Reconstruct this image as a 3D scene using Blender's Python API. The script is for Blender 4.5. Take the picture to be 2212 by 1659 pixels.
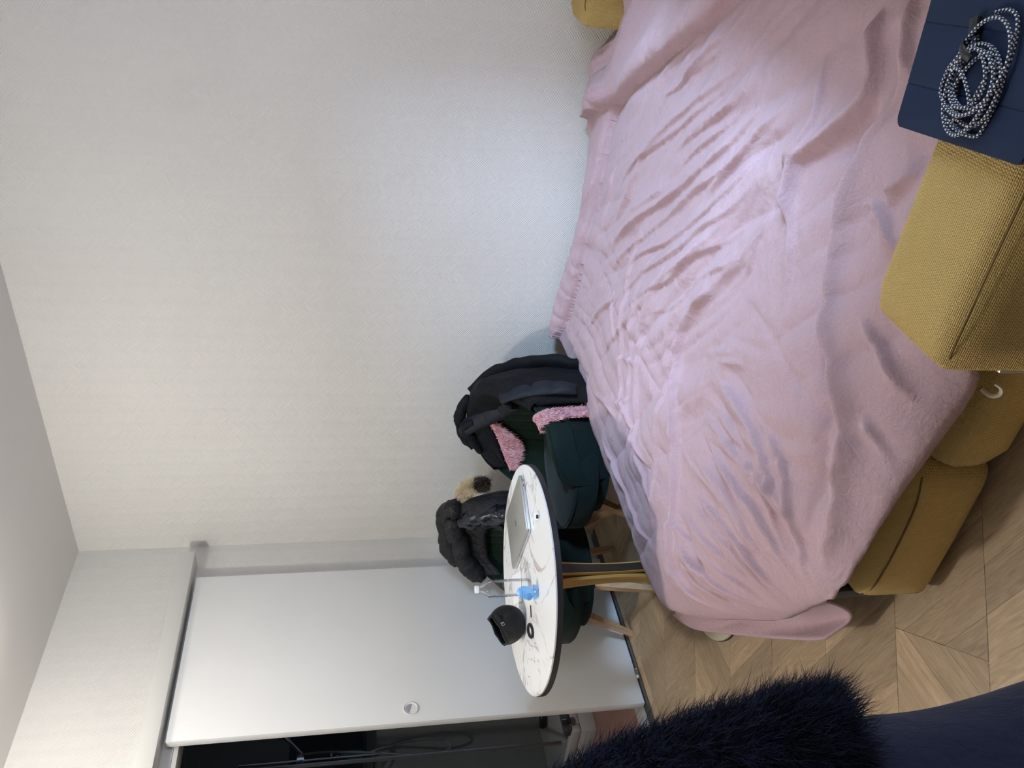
import bpy, bmesh, math, random
import numpy as np
from mathutils import Vector, Matrix, Euler

PI = math.pi
rnd = random.Random(7)
C = bpy.context.scene.collection
for o in list(bpy.data.objects):
    bpy.data.objects.remove(o)
sc = bpy.context.scene

# ------------------------------------------------------------------ camera
# phone held sideways: the room's "up" points to the left of the frame
cam_d = bpy.data.cameras.new('camera')
cam = bpy.data.objects.new('camera', cam_d)
C.objects.link(cam)
cam_d.sensor_fit = 'HORIZONTAL'
cam_d.sensor_width = 36.0
cam_d.lens = 1780.0 / 2212.0 * 36.0
cam_d.clip_start = 0.05
right = Vector((0.8211, 0.5708, -0.0051)).normalized()
back = Vector((0.561, -0.8063, 0.1884)).normalized()
up = back.cross(right).normalized()
right = up.cross(back).normalized()
m = Matrix((( -up.x, right.x, back.x, 3.363), (-up.y, right.y, back.y, -3.333),
            (-up.z, right.z, back.z, 1.37), (0, 0, 0, 1)))
cam.matrix_world = m
sc.camera = cam

# ------------------------------------------------------------------ world, lights, exposure
w = bpy.data.worlds.new('world'); sc.world = w
w.use_nodes = True
w.node_tree.nodes['Background'].inputs[0].default_value = (0.55, 0.72, 1.0, 1)
w.node_tree.nodes['Background'].inputs[1].default_value = 0.6
sc.view_settings.view_transform = 'Standard'
sc.view_settings.look = 'None'
sc.view_settings.gamma = 1.0
sc.view_settings.use_curve_mapping = False
sc.view_settings.exposure = 0.10

def area(name, loc, rot, sx, sy, power, col):
    d = bpy.data.lights.new(name, 'AREA'); d.shape = 'RECTANGLE'; d.size = sx; d.size_y = sy
    d.energy = power; d.color = col
    o = bpy.data.objects.new(name, d); C.objects.link(o)
    o.location = loc; o.rotation_euler = rot
    return o
# daylight through the window in the wall behind the sofa (deep reveal)
WIN = (-2.34, -1.22, 0.95, 2.15)     # y0, y1, z0, z1
XR = 4.05; REV = 0.30
area('window_daylight', (XR+REV-0.03, (WIN[0]+WIN[1])/2, (WIN[2]+WIN[3])/2), (0, PI/2, 0), WIN[3]-WIN[2], WIN[1]-WIN[0], 24, (0.60, 0.77, 1.0))
sky = area('sky_patch', (6.7, -2.95, 3.05), (0, 0, 0), 0.85, 0.85, 700, (0.52, 0.70, 1.0))
sky.rotation_euler = (Vector((4.2, -1.6, 1.5))-Vector(sky.location)).to_track_quat('-Z', 'Y').to_euler()
LAMP = (0.58, -1.12, 2.755)
LAMP2 = (1.02, -2.26, 2.62)
pl = bpy.data.lights.new('ceiling_bulb', 'POINT'); pl.energy = 6.0; pl.color = (1.0, 0.95, 0.86); pl.shadow_soft_size = 0.07
po = bpy.data.objects.new('ceiling_bulb', pl); C.objects.link(po); po.location = LAMP
pl2 = bpy.data.lights.new('pendant_bulb', 'POINT'); pl2.energy = 72; pl2.color = (1.0, 0.972, 0.925); pl2.shadow_soft_size = 0.06
po2 = bpy.data.objects.new('pendant_bulb', pl2); C.objects.link(po2); po2.location = LAMP2

# ------------------------------------------------------------------ material helpers
MATS = {}
def srgb(r, g, b):
    f = lambda c: (c/255/12.92) if c/255 <= 0.04045 else ((c/255+0.055)/1.055)**2.4
    return (f(r), f(g), f(b), 1)
class NT:
    def __init__(s, name):
        s.m = bpy.data.materials.new(name); s.m.use_nodes = True
        s.t = s.m.node_tree; s.n = s.t.nodes; s.l = s.t.links
        s.b = s.n['Principled BSDF']; s.out = s.n['Material Output']
    def new(s, typ, **kw):
        n = s.n.new(typ)
        for k, v in kw.items(): setattr(n, k, v)
        return n
    def link(s, a, b): s.l.new(a, b)
    def math(s, op, a, b=None, c=None):
        n = s.n.new('ShaderNodeMath'); n.operation = op
        for i, v in enumerate((a, b, c)):
            if v is None: continue
            if isinstance(v, (int, float)): n.inputs[i].default_value = v
            else: s.l.new(v, n.inputs[i])
        return n.outputs[0]
    def coord(s, kind='Object'):
        return s.n.new('ShaderNodeTexCoord').outputs[kind]
    def noise(s, vec, scale, detail=3, rough=0.5, dist=0.0):
        n = s.n.new('ShaderNodeTexNoise'); n.inputs['Scale'].default_value = scale
        n.inputs['Detail'].default_value = detail; n.inputs['Roughness'].default_value = rough
        n.inputs['Distortion'].default_value = dist
        if vec is not None: s.l.new(vec, n.inputs['Vector'])
        return n.outputs['Fac']
    def mapping(s, vec, scale=(1,1,1), rot=(0,0,0), loc=(0,0,0)):
        n = s.n.new('ShaderNodeMapping'); s.l.new(vec, n.inputs[0])
        n.inputs['Scale'].default_value = scale; n.inputs['Rotation'].default_value = rot; n.inputs['Location'].default_value = loc
        return n.outputs[0]
    def ramp(s, fac, stops):
        n = s.n.new('ShaderNodeValToRGB'); s.l.new(fac, n.inputs[0])
        e = n.color_ramp.elements
        while len(e) < len(stops): e.new(0.5)
        for el, (p, c) in zip(e, stops): el.position = p; el.color = c
        return n.outputs[0]
    def bump(s, h, strength, dist=0.01, prev=None):
        n = s.n.new('ShaderNodeBump'); n.inputs['Strength'].default_value = strength; n.inputs['Distance'].default_value = dist
        s.l.new(h, n.inputs['Height'])
        if prev is not None: s.l.new(prev, n.inputs['Normal'])
        return n.outputs[0]
    def setn(s, nrm): s.l.new(nrm, s.b.inputs['Normal'])
def simple(name, col, rough=0.5, metal=0.0, bump=None, var=0.0, vscale=8, sheen=0.0, spec=None, coat=0.0):
    t = NT(name)
    t.b.inputs['Base Color'].default_value = col
    t.b.inputs['Roughness'].default_value = rough
    t.b.inputs['Metallic'].default_value = metal
    if spec is not None: t.b.inputs['Specular IOR Level'].default_value = spec
    if sheen: t.b.inputs['Sheen Weight'].default_value = sheen
    if coat: t.b.inputs['Coat Weight'].default_value = coat
    co = t.coord()
    if var:
        lo = tuple(c*(1-var) for c in col[:3])+(1,); hi = tuple(min(1, c*(1+var)) for c in col[:3])+(1,)
        t.link(t.ramp(t.noise(co, vscale, 4), [(0.3, lo), (0.7, hi)]), t.b.inputs['Base Color'])
    if bump:
        t.setn(t.bump(t.noise(co, bump[0], 4), bump[1], bump[2] if len(bump) > 2 else 0.005))
    return t.m

# ------------------------------------------------------------------ materials
def wallpaper():
    t = NT('herringbone_wallpaper')
    co = t.coord()
    sx = t.new('ShaderNodeSeparateXYZ'); t.link(co, sx.inputs[0])
    along = t.math('ADD', sx.outputs[0], sx.outputs[1])
    tri = t.math('PINGPONG', along, 0.042)
    ph = t.math('ADD', t.math('MULTIPLY', tri, 0.85), sx.outputs[2])
    wv = t.math('SINE', t.math('MULTIPLY', ph, 2*PI/0.0108))
    soft = t.math('MULTIPLY', wv, t.math('ADD', t.math('MULTIPLY', t.noise(co, 120, 2), 0.8), 0.6))
    lowf = t.noise(co, 1.1, 3)
    t.link(t.ramp(lowf, [(0.3, (0.655, 0.637, 0.605, 1)), (0.7, (0.695, 0.678, 0.645, 1))]), t.b.inputs['Base Color'])
    t.b.inputs['Roughness'].default_value = 0.62
    t.b.inputs['Specular IOR Level'].default_value = 0.3
    t.setn(t.bump(soft, 0.36, 0.0014))
    return t.m
M_wall = wallpaper()
M_plain = simple('plain_paint', (0.60, 0.585, 0.56, 1), 0.7, bump=(60, 0.15, 0.002), var=0.03, vscale=2)
M_ceil = simple('ceiling_paint', (0.72, 0.70, 0.68, 1), 0.8, bump=(40, 0.1, 0.002), var=0.02, vscale=1.5)
M_white = simple('white_lacquer', (0.75, 0.75, 0.74, 1), 0.42, var=0.02, vscale=3)
M_whitetrim = simple('white_trim', (0.64, 0.63, 0.60, 1), 0.45)
M_whiteplastic = simple('white_plastic', (0.78, 0.78, 0.77, 1), 0.35)

def oak(name, ang):
    t = NT(name)
    co = t.coord()
    oi = t.new('ShaderNodeObjectInfo')
    cx = t.new('ShaderNodeCombineXYZ')
    t.link(t.math('MULTIPLY', oi.outputs['Random'], 37.0), cx.inputs[0])
    t.link(t.math('MULTIPLY', oi.outputs['Random'], 91.0), cx.inputs[1])
    va = t.new('ShaderNodeVectorMath', operation='ADD'); t.link(co, va.inputs[0]); t.link(cx.outputs[0], va.inputs[1])
    mp = t.new('ShaderNodeVectorRotate', rotation_type='Z_AXIS'); t.link(va.outputs[0], mp.inputs['Vector']); mp.inputs['Angle'].default_value = -ang
    v = t.mapping(mp.outputs[0], scale=(3.0, 26.0, 1))
    g1 = t.noise(v, 2.6, 6, 0.62, 1.4)
    v2 = t.mapping(mp.outputs[0], scale=(8.0, 190.0, 1))
    g2 = t.noise(v2, 1.0, 3, 0.6, 0.3)
    c = t.ramp(g1, [(0.25, (0.245, 0.165, 0.095, 1)), (0.5, (0.35, 0.25, 0.15, 1)), (0.75, (0.44, 0.325, 0.205, 1))])
    mx = t.new('ShaderNodeMix', data_type='RGBA', blend_type='MULTIPLY'); mx.inputs['Factor'].default_value = 0.35
    t.link(c, mx.inputs['A']); t.link(t.ramp(g2, [(0.3, (0.62, 0.58, 0.52, 1)), (0.65, (1, 1, 1, 1))]), mx.inputs['B'])
    hs = t.new('ShaderNodeHueSaturation'); t.link(mx.outputs['Result'], hs.inputs['Color'])
    t.link(t.math('ADD', t.math('MULTIPLY', oi.outputs['Random'], 0.42), 0.79), hs.inputs['Value'])
    hs.inputs['Saturation'].default_value = 1.0
    t.link(hs.outputs[0], t.b.inputs['Base Color'])
    t.b.inputs['Roughness'].default_value = 0.5
    t.setn(t.bump(g2, 0.12, 0.002))
    return t.m
M_oakA = oak('oak_plank_a', math.radians(-16))
M_oakB = oak('oak_plank_b', math.radians(-88))
M_joint = simple('plank_joint', (0.10, 0.07, 0.04, 1), 0.8)

def cloth(name, col, wr=1.0, weave=0.15, sheen=0.15, rough=0.85, dark=0.9):
    t = NT(name)
    co = t.coord()
    n1 = t.noise(co, 9, 5, 0.6, 0.8)
    n2 = t.noise(t.mapping(co, scale=(1, 1.7, 1), rot=(0, 0, 0.7)), 38, 4, 0.65, 1.0)
    n3 = t.noise(co, 420, 2, 0.6)
    b = t.bump(n1, 0.30*wr, 0.03)
    b = t.bump(n2, 0.42*wr, 0.006, b)
    b = t.bump(n3, weave, 0.0015, b)
    lo = tuple(c*dark for c in col[:3])+(1,)
    t.link(t.ramp(t.noise(co, 260, 2), [(0.3, lo), (0.7, col)]), t.b.inputs['Base Color'])
    t.b.inputs['Roughness'].default_value = rough
    t.b.inputs['Sheen Weight'].default_value = sheen
    t.b.inputs['Specular IOR Level'].default_value = 0.2
    t.setn(b)
    return t.m
M_duvet = cloth('dusty_pink_cotton', (0.46, 0.318, 0.345, 1), 1.0, 0.12, 0.12)
M_navy = cloth('navy_cloth', (0.013, 0.018, 0.045, 1), 0.7, 0.1, 0.1)
M_black = cloth('black_nylon', (0.0042, 0.0046, 0.006, 1), 1.1, 0.08, 0.0, 0.75)
M_blackquilt = cloth('black_quilting', (0.014, 0.016, 0.022, 1), 0.8, 0.1, 0.0, 0.6)
M_puffer = cloth('charcoal_puffer', (0.016, 0.016, 0.018, 1), 2.0, 0.05, 0.0, 0.45)
M_gloss = simple('glossy_black_nylon', (0.006, 0.007, 0.012, 1), 0.22, bump=(45, 0.6, 0.006))
M_velvet = cloth('dark_green_velvet', (0.0030, 0.0122, 0.0118, 1), 0.3, 0.1, 0.06, 0.85)
M_velvet2 = cloth('bottle_green_velvet', (0.0048, 0.0155, 0.0088, 1), 0.3, 0.1, 0.06, 0.85)

def knit(name, col):
    t = NT(name)
    co = t.coord()
    s = t.new('ShaderNodeSeparateXYZ'); t.link(co, s.inputs[0])
    a = s.outputs[0]; b = t.math('ADD', s.outputs[1], s.outputs[2])
    row = t.math('SINE', t.math('MULTIPLY', b, 2*PI/0.0036))
    st = t.math('SINE', t.math('ADD', t.math('MULTIPLY', a, 2*PI/0.0046), t.math('MULTIPLY', t.math('SINE', t.math('MULTIPLY', b, PI/0.0036)), 1.2)))
    h = t.math('ADD', t.math('MULTIPLY', row, 0.6), t.math('MULTIPLY', st, 0.6))
    h = t.math('ADD', h, t.math('MULTIPLY', t.noise(co, 300, 2), 0.9))
    f = t.math('ADD', t.math('MULTIPLY', h, 0.22), 0.45)
    lo = tuple(c*0.62 for c in col[:3])+(1,)
    t.link(t.ramp(f, [(0.1, lo), (0.7, col)]), t.b.inputs['Base Color'])
    t.b.inputs['Roughness'].default_value = 0.95
    t.b.inputs['Sheen Weight'].default_value = 0.05
    t.b.inputs['Specular IOR Level'].default_value = 0.15
    t.setn(t.bump(h, 0.7, 0.0016))
    return t.m
M_knit = knit('mustard_knit', (0.60, 0.42, 0.15, 1))
M_seam = simple('seam_thread', (0.11, 0.065, 0.015, 1), 0.9)

def marble():
    t = NT('white_marble')
    co = t.coord()
    v = t.mapping(co, scale=(1, 1.6, 1), rot=(0, 0, 0.5))
    w1 = t.noise(v, 1.7, 5, 0.5, 1.1)
    vein = t.math('ABSOLUTE', t.math('SUBTRACT', w1, 0.5))
    w2 = t.noise(t.mapping(co, scale=(1.3, 0.6, 1), rot=(0, 0, -0.4), loc=(3, 1, 0)), 2.4, 5, 0.5, 1.4)
    vein2 = t.math('ABSOLUTE', t.math('SUBTRACT', w2, 0.5))
    brk = t.noise(co, 6, 2)
    c1 = t.ramp(vein, [(0.0, (0.36, 0.31, 0.29, 1)), (0.006, (0.62, 0.58, 0.55, 1)), (0.016, (0.76, 0.757, 0.745, 1))])
    c2 = t.ramp(vein2, [(0.0, (0.45, 0.40, 0.37, 1)), (0.004, (0.80, 0.78, 0.76, 1)), (0.010, (1, 1, 1, 1))])
    mx = t.new('ShaderNodeMix', data_type='RGBA', blend_type='MULTIPLY'); mx.inputs['Factor'].default_value = 1
    t.link(c1, mx.inputs['A']); t.link(c2, mx.inputs['B'])
    mx2 = t.new('ShaderNodeMix', data_type='RGBA'); t.link(t.ramp(brk, [(0.46, (0, 0, 0, 1)), (0.62, (1, 1, 1, 1))]), mx2.inputs['Factor'])
    t.link(mx.outputs['Result'], mx2.inputs['A']); mx2.inputs['B'].default_value = (0.76, 0.757, 0.745, 1)
    t.link(mx2.outputs['Result'], t.b.inputs['Base Color'])
    t.b.inputs['Roughness'].default_value = 0.35
    return t.m
M_marble = marble()
M_blackedge = simple('black_edge', (0.012, 0.010, 0.011, 1), 0.5)
def wood(name, c0, c1, axis=2):
    t = NT(name)
    co = t.coord()
    sc_ = [38, 38, 38]; sc_[axis] = 4
    n = t.noise(t.mapping(co, scale=tuple(sc_)), 1.4, 5, 0.6, 0.8)
    t.link(t.ramp(n, [(0.3, c0), (0.7, c1)]), t.b.inputs['Base Color'])
    t.b.inputs['Roughness'].default_value = 0.5
    t.setn(t.bump(n, 0.1, 0.002))
    return t.m
M_beech = wood('beech_wood', (0.42, 0.26, 0.13, 1), (0.55, 0.36, 0.20, 1))
M_amber = wood('amber_plywood', (0.36, 0.20, 0.045, 1), (0.50, 0.30, 0.09, 1))
M_darkwood = wood('dark_plywood', (0.018, 0.012, 0.008, 1), (0.035, 0.022, 0.014, 1))
M_alu = simple('silver_aluminium', (0.50, 0.50, 0.47, 1), 0.38, 0.85)
M_aluedge = simple('polished_aluminium', (0.62, 0.64, 0.68, 1), 0.25, 0.9)
M_emblem = simple('mirror_grey', (0.36, 0.37, 0.37, 1), 0.25, 0.9)
M_dark = simple('dark_plastic', (0.012, 0.012, 0.014, 1), 0.4)
M_blue = simple('light_blue_plastic', (0.22, 0.47, 0.80, 1), 0.35)
M_bluegel = simple('deeper_blue_plastic', (0.10, 0.28, 0.55, 1), 0.12)
M_paper = simple('white_paper', (0.82, 0.81, 0.82, 1), 0.7)
M_cap = cloth('black_cotton', (0.010, 0.010, 0.0105, 1), 0.6, 0.15, 0.1)
M_hair = simple('black_elastic', (0.012, 0.008, 0.012, 1), 0.8, bump=(200, 0.5))
M_brass = simple('dull_metal', (0.45, 0.42, 0.36, 1), 0.35, 0.8)
M_steel = simple('brushed_steel', (0.42, 0.43, 0.44, 1), 0.35, 0.9)
M_chrome = simple('chrome', (0.55, 0.56, 0.58, 1), 0.15, 1.0)
M_greypanel = simple('dark_grey_panel', (0.055, 0.058, 0.062, 1), 0.6)
M_folio = simple('navy_leatherette', (0.008, 0.018, 0.050, 1), 0.72, spec=0.25, bump=(500, 0.12, 0.001), var=0.08, vscale=20)
M_track = simple('dark_floor_track', (0.055, 0.050, 0.048, 1), 0.5, var=0.2, vscale=30)
M_thresh = simple('pale_threshold', (0.36, 0.36, 0.35, 1), 0.5, bump=(30, 0.1))
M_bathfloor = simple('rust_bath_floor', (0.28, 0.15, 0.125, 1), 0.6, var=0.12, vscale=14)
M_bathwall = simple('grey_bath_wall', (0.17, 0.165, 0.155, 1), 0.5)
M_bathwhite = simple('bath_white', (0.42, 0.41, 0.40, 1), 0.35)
M_teal = simple('teal_bottle_plastic', (0.03, 0.14, 0.17, 1), 0.3)
M_red = simple('red_bottle_plastic', (0.32, 0.045, 0.02, 1), 0.35)
M_cream = simple('cream_plastic', (0.52, 0.46, 0.32, 1), 0.5)
M_pearl = simple('pink_button', (0.62, 0.30, 0.36, 1), 0.2)

def strandmat(name, c0, c1, rough=0.6):
    t = NT(name)
    co = t.coord()
    t.link(t.ramp(t.noise(co, 45, 3), [(0.3, c0), (0.7, c1)]), t.b.inputs['Base Color'])
    t.b.inputs['Roughness'].default_value = rough
    t.b.inputs['Specular IOR Level'].default_value = 0.25
    return t.m
M_furnavy = strandmat('navy_black_fur', (0.0035, 0.0045, 0.012, 1), (0.009, 0.014, 0.036, 1), 0.75)
M_furtan = strandmat('tan_fur', (0.60, 0.46, 0.28, 1), (0.82, 0.70, 0.50, 1))
M_furdark = strandmat('dark_fur_tips', (0.02, 0.016, 0.012, 1), (0.07, 0.05, 0.035, 1))
M_pink = strandmat('pink_fluff', (0.66, 0.30, 0.33, 1), (0.88, 0.58, 0.60, 1), 0.4)
M_pinkbase = simple('pink_knit_base', (0.55, 0.24, 0.27, 1), 0.9)

def pet():
    t = NT('clear_pet')
    tr = t.new('ShaderNodeBsdfTransparent'); tr.inputs[0].default_value = (0.96, 0.965, 0.97, 1)
    gl = t.new('ShaderNodeBsdfGlossy'); gl.inputs['Roughness'].default_value = 0.06; gl.inputs['Color'].default_value = (0.95, 0.97, 1, 1)
    lw = t.new('ShaderNodeLayerWeight'); lw.inputs['Blend'].default_value = 0.28
    mx = t.new('ShaderNodeMixShader'); t.link(t.math('ADD', t.math('MULTIPLY', lw.outputs['Fresnel'], 0.8), 0.03), mx.inputs[0])
    t.link(tr.outputs[0], mx.inputs[1]); t.link(gl.outputs[0], mx.inputs[2])
    t.link(mx.outputs[0], t.out.inputs[0])
    return t.m
M_pet = pet()
def glass():
    t = NT('window_glass')
    tr = t.new('ShaderNodeBsdfTransparent'); tr.inputs[0].default_value = (0.93, 0.96, 0.96, 1)
    gl = t.new('ShaderNodeBsdfGlossy'); gl.inputs['Roughness'].default_value = 0.02
    mx = t.new('ShaderNodeMixShader'); mx.inputs[0].default_value = 0.06
    t.link(tr.outputs[0], mx.inputs[1]); t.link(gl.outputs[0], mx.inputs[2]); t.link(mx.outputs[0], t.out.inputs[0])
    return t.m
M_glass = glass()
def emit(name, col, s):
    t = NT(name)
    t.b.inputs['Base Color'].default_value = (0.8, 0.8, 0.8, 1)
    t.b.inputs['Emission Color'].default_value = col; t.b.inputs['Emission Strength'].default_value = s
    return t.m
M_bulb = emit('opal_lamp_glass', (1, 0.9, 0.76, 1), 6)

def braid():
    t = NT('black_white_braid')
    uv = t.new('ShaderNodeUVMap').outputs[0]
    s = t.new('ShaderNodeSeparateXYZ'); t.link(uv, s.inputs[0])
    u = t.math('MULTIPLY', s.outputs[0], 1.0)     # along, in turns of the weave
    v = t.math('MULTIPLY', s.outputs[1], 2.0)
    a = t.math('FRACT', t.math('ADD', u, v)); b = t.math('FRACT', t.math('SUBTRACT', u, v))
    k = t.math('MULTIPLY', t.math('GREATER_THAN', a, 0.5), t.math('GREATER_THAN', b, 0.42))
    h = t.math('MULTIPLY', t.math('SINE', t.math('MULTIPLY', a, 2*PI)), t.math('SINE', t.math('MULTIPLY', b, 2*PI)))
    mx = t.new('ShaderNodeMix', data_type='RGBA'); t.link(k, mx.inputs['Factor'])
    mx.inputs['A'].default_value = (0.012, 0.014, 0.03, 1); mx.inputs['B'].default_value = (0.72, 0.76, 0.82, 1)
    t.link(mx.outputs['Result'], t.b.inputs['Base Color'])
    t.b.inputs['Roughness'].default_value = 0.55
    t.setn(t.bump(h, 0.5, 0.001))
    return t.m
M_braid = braid()

# ------------------------------------------------------------------ geometry helpers
def prop(o, label=None, cat=None, group=None, kind=None):
    if label: o['label'] = label
    if cat: o['category'] = cat
    if group: o['group'] = group
    if kind: o['kind'] = kind
    return o
def empty(name, loc, label, cat, group=None):
    o = bpy.data.objects.new(name, None); C.objects.link(o); o.location = loc
    o.empty_display_size = 0.05
    return prop(o, label, cat, group)
WO = {}
def obj(name, vf, mats, parent=None, loc=None, smooth=True, label=None, cat=None, group=None, kind=None, ang=40):
    """one mesh object; verts are given in room coordinates (or the thing's own frame while it stands at the origin)"""
    v, f = vf[0], vf[1]
    v = np.asarray(v, float)
    if parent is not None: off = np.array(WO[parent.name])
    elif loc is not None: off = np.array(loc, float)
    else: off = np.zeros(3)
    me = bpy.data.meshes.new(name)
    me.from_pydata([tuple(p) for p in (v-off)], [], [tuple(int(i) for i in q) for q in f])
    if not isinstance(mats, (list, tuple)): mats = [mats]
    for mm in mats: me.materials.append(mm)
    if len(vf) > 2 and vf[2] is not None:
        me.polygons.foreach_set('material_index', np.asarray(vf[2], dtype=np.int32))
    if smooth:
        me.polygons.foreach_set('use_smooth', [True]*len(me.polygons))
        try: me.set_sharp_from_angle(angle=math.radians(ang))
        except Exception: pass
    me.update()
    o = bpy.data.objects.new(name, me); C.objects.link(o)
    if parent is not None:
        o.parent = parent; WO[o.name] = tuple(off)
    else:
        o.location = tuple(off); WO[o.name] = tuple(off)
    prop(o, label, cat, group, kind)
    return o
def thing(name, loc, label, cat, group=None):
    o = empty(name, loc, label, cat, group); WO[o.name] = tuple(loc); return o
def comb(*vfs):
    V = []; Fc = []; Mi = []; n = 0
    for vf in vfs:
        v = np.asarray(vf[0], float); V.append(v)
        Fc += [tuple(i+n for i in q) for q in vf[1]]
        Mi += list(vf[2]) if len(vf) > 2 and vf[2] is not None else [0]*len(vf[1])
        n += len(v)
    return np.concatenate(V), Fc, Mi
def setm(vf, k): return vf[0], vf[1], [k]*len(vf[1])
def grid(P, cu=False, cv=False, flip=False):
    P = np.asarray(P, float); n, m_ = P.shape[:2]
    F = []
    for i in range(n if cu else n-1):
        for j in range(m_ if cv else m_-1):
            a = i*m_+j; b = ((i+1) % n)*m_+j; c = ((i+1) % n)*m_+(j+1) % m_; d = i*m_+(j+1) % m_
            F.append((a, d, c, b) if flip else (a, b, c, d))
    return P.reshape(-1, 3), F
def bm_out(bm):
    bm.verts.index_update()
    v = np.array([tuple(x.co) for x in bm.verts]); f = [tuple(q.index for q in p.verts) for p in bm.faces]
    bm.free(); return v, f
def box(x0, x1, y0, y1, z0, z1, bev=0.0, seg=2):
    bm = bmesh.new()
    bmesh.ops.create_cube(bm, size=1)
    for p in bm.verts:
        p.co = Vector(((x0+x1)/2+p.co.x*(x1-x0), (y0+y1)/2+p.co.y*(y1-y0), (z0+z1)/2+p.co.z*(z1-z0)))
    if bev > 0:
        bmesh.ops.bevel(bm, geom=list(bm.edges), offset=bev, segments=seg, profile=0.5, affect='EDGES')
    return bm_out(bm)
def prism(pts, z0, z1, bev=0.0, seg=2):
    """2-D outline (counter-clockwise) raised from z0 to z1"""
    bm = bmesh.new()
    lo = [bm.verts.new((x, y, z0)) for x, y in pts]; hi = [bm.verts.new((x, y, z1)) for x, y in pts]
    n = len(pts)
    bm.faces.new(list(reversed(lo))); bm.faces.new(hi)
    for i in range(n): bm.faces.new((lo[i], lo[(i+1) % n], hi[(i+1) % n], hi[i]))
    if bev > 0:
        es = [e for e in bm.edges if abs(e.verts[0].co.z-e.verts[1].co.z) < 1e-6]
        bmesh.ops.bevel(bm, geom=es, offset=bev, segments=seg, profile=0.5, affect='EDGES')
    return bm_out(bm)
def tf(vf, Mx):
    v = np.asarray(vf[0], float); M_ = np.array(Mx)
    return (v@M_[:3, :3].T+M_[:3, 3],)+tuple(vf[1:])
def TRS(loc=(0, 0, 0), rot=(0, 0, 0), s=(1, 1, 1)):
    return Matrix.Translation(loc)@Euler(rot).to_matrix().to_4x4()@Matrix.Diagonal((s[0], s[1], s[2], 1))
def smoothpath(pts, n):
    """Catmull-Rom through pts, resampled to n points"""
    P = np.asarray(pts, float)
    if len(P) == 2: return P[0]+(P[1]-P[0])*np.linspace(0, 1, n)[:, None]
    E = np.vstack([2*P[0]-P[1], P, 2*P[-1]-P[-2]])
    out = []
    for i in range(len(P)-1):
        a, b, c, d = E[i:i+4]
        for t in np.linspace(0, 1, 14, endpoint=False):
            out.append(0.5*((2*b)+(-a+c)*t+(2*a-5*b+4*c-d)*t*t+(-a+3*b-3*c+d)*t**3))
    out.append(P[-1]); out = np.array(out)
    L = np.concatenate([[0], np.cumsum(np.linalg.norm(np.diff(out, axis=0), axis=1))])
    s = np.linspace(0, L[-1], n)
    return np.stack([np.interp(s, L, out[:, k]) for k in range(out.shape[1])], 1)
def tube(path, rad, seg=10, cap=True, flat=None, upv=None, closed=False, twist=0.0):
    """rad: number or per-point; flat: (a,b) scales of the cross-section's two axes"""
    P = np.asarray(path, float); n = len(P)
    R = np.full(n, rad, float) if np.isscalar(rad) else np.asarray(rad, float)
    T = np.gradient(P, axis=0) if not closed else (np.roll(P, -1, 0)-np.roll(P, 1, 0))
    T /= np.linalg.norm(T, axis=1)[:, None]+1e-12
    if upv is None:
        u = np.array([0, 0, 1.0]) if abs(T[0][2]) < 0.9 else np.array([1.0, 0, 0])
    else: u = np.asarray(upv, float)
    rings = []
    N = u-T[0]*u.dot(T[0]); N /= np.linalg.norm(N)
    fa, fb = flat if flat else (1, 1)
    for i in range(n):
        if upv is not None: N = np.asarray(upv, float)
        N = N-T[i]*N.dot(T[i]); N /= np.linalg.norm(N)
        B = np.cross(T[i], N)
        a = np.linspace(0, 2*PI, seg, endpoint=False)+twist*i
        rings.append(P[i]+R[i]*(np.cos(a)[:, None]*N*fa+np.sin(a)[:, None]*B*fb))
    v, f = grid(np.array(rings), cu=closed, cv=True)
    if cap and not closed:
        f = f+[tuple(range(seg))][::1]+[tuple(reversed(range((n-1)*seg, n*seg)))]
    return v, [tuple(reversed(q)) for q in f]
def lathe(prof, seg=24, c=(0, 0, 0)):
    a = np.linspace(0, 2*PI, seg, endpoint=False)
    P = np.array([[(c[0]+r*math.cos(t), c[1]+r*math.sin(t), c[2]+z) for t in a] for r, z in prof])
    v, f = grid(P, cv=True, flip=True)
    f = f+[tuple(reversed(range(seg)))]+[tuple(range((len(prof)-1)*seg, len(prof)*seg))]
    return v, f
def sell(rx, ry, n=40, e=2.5, c=(0, 0)):
    t = np.linspace(0, 2*PI, n, endpoint=False)
    return [(c[0]+rx*math.copysign(abs(math.cos(a))**(2/e), math.cos(a)), c[1]+ry*math.copysign(abs(math.sin(a))**(2/e), math.sin(a))) for a in t]
def sstep(x): x = np.clip(x, 0, 1); return x*x*(3-2*x)
_ks = np.random.RandomState(3)
_kv = _ks.normal(size=(40, 3)); _kp = _ks.uniform(0, 2*PI, 40)
def lump(P, freq, k=6, seed=0):
    """cheap smooth noise in [-1,1]: a sum of sines along random directions"""
    P = np.asarray(P, float); s = 0
    for i in range(k):
        j = (i+seed*7) % 40
        s = s+np.sin(P@(_kv[j]*freq)+_kp[j]+1.3*np.sin(P@(_kv[(j+11) % 40]*freq*0.7)))
    return s/k*1.4
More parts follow.
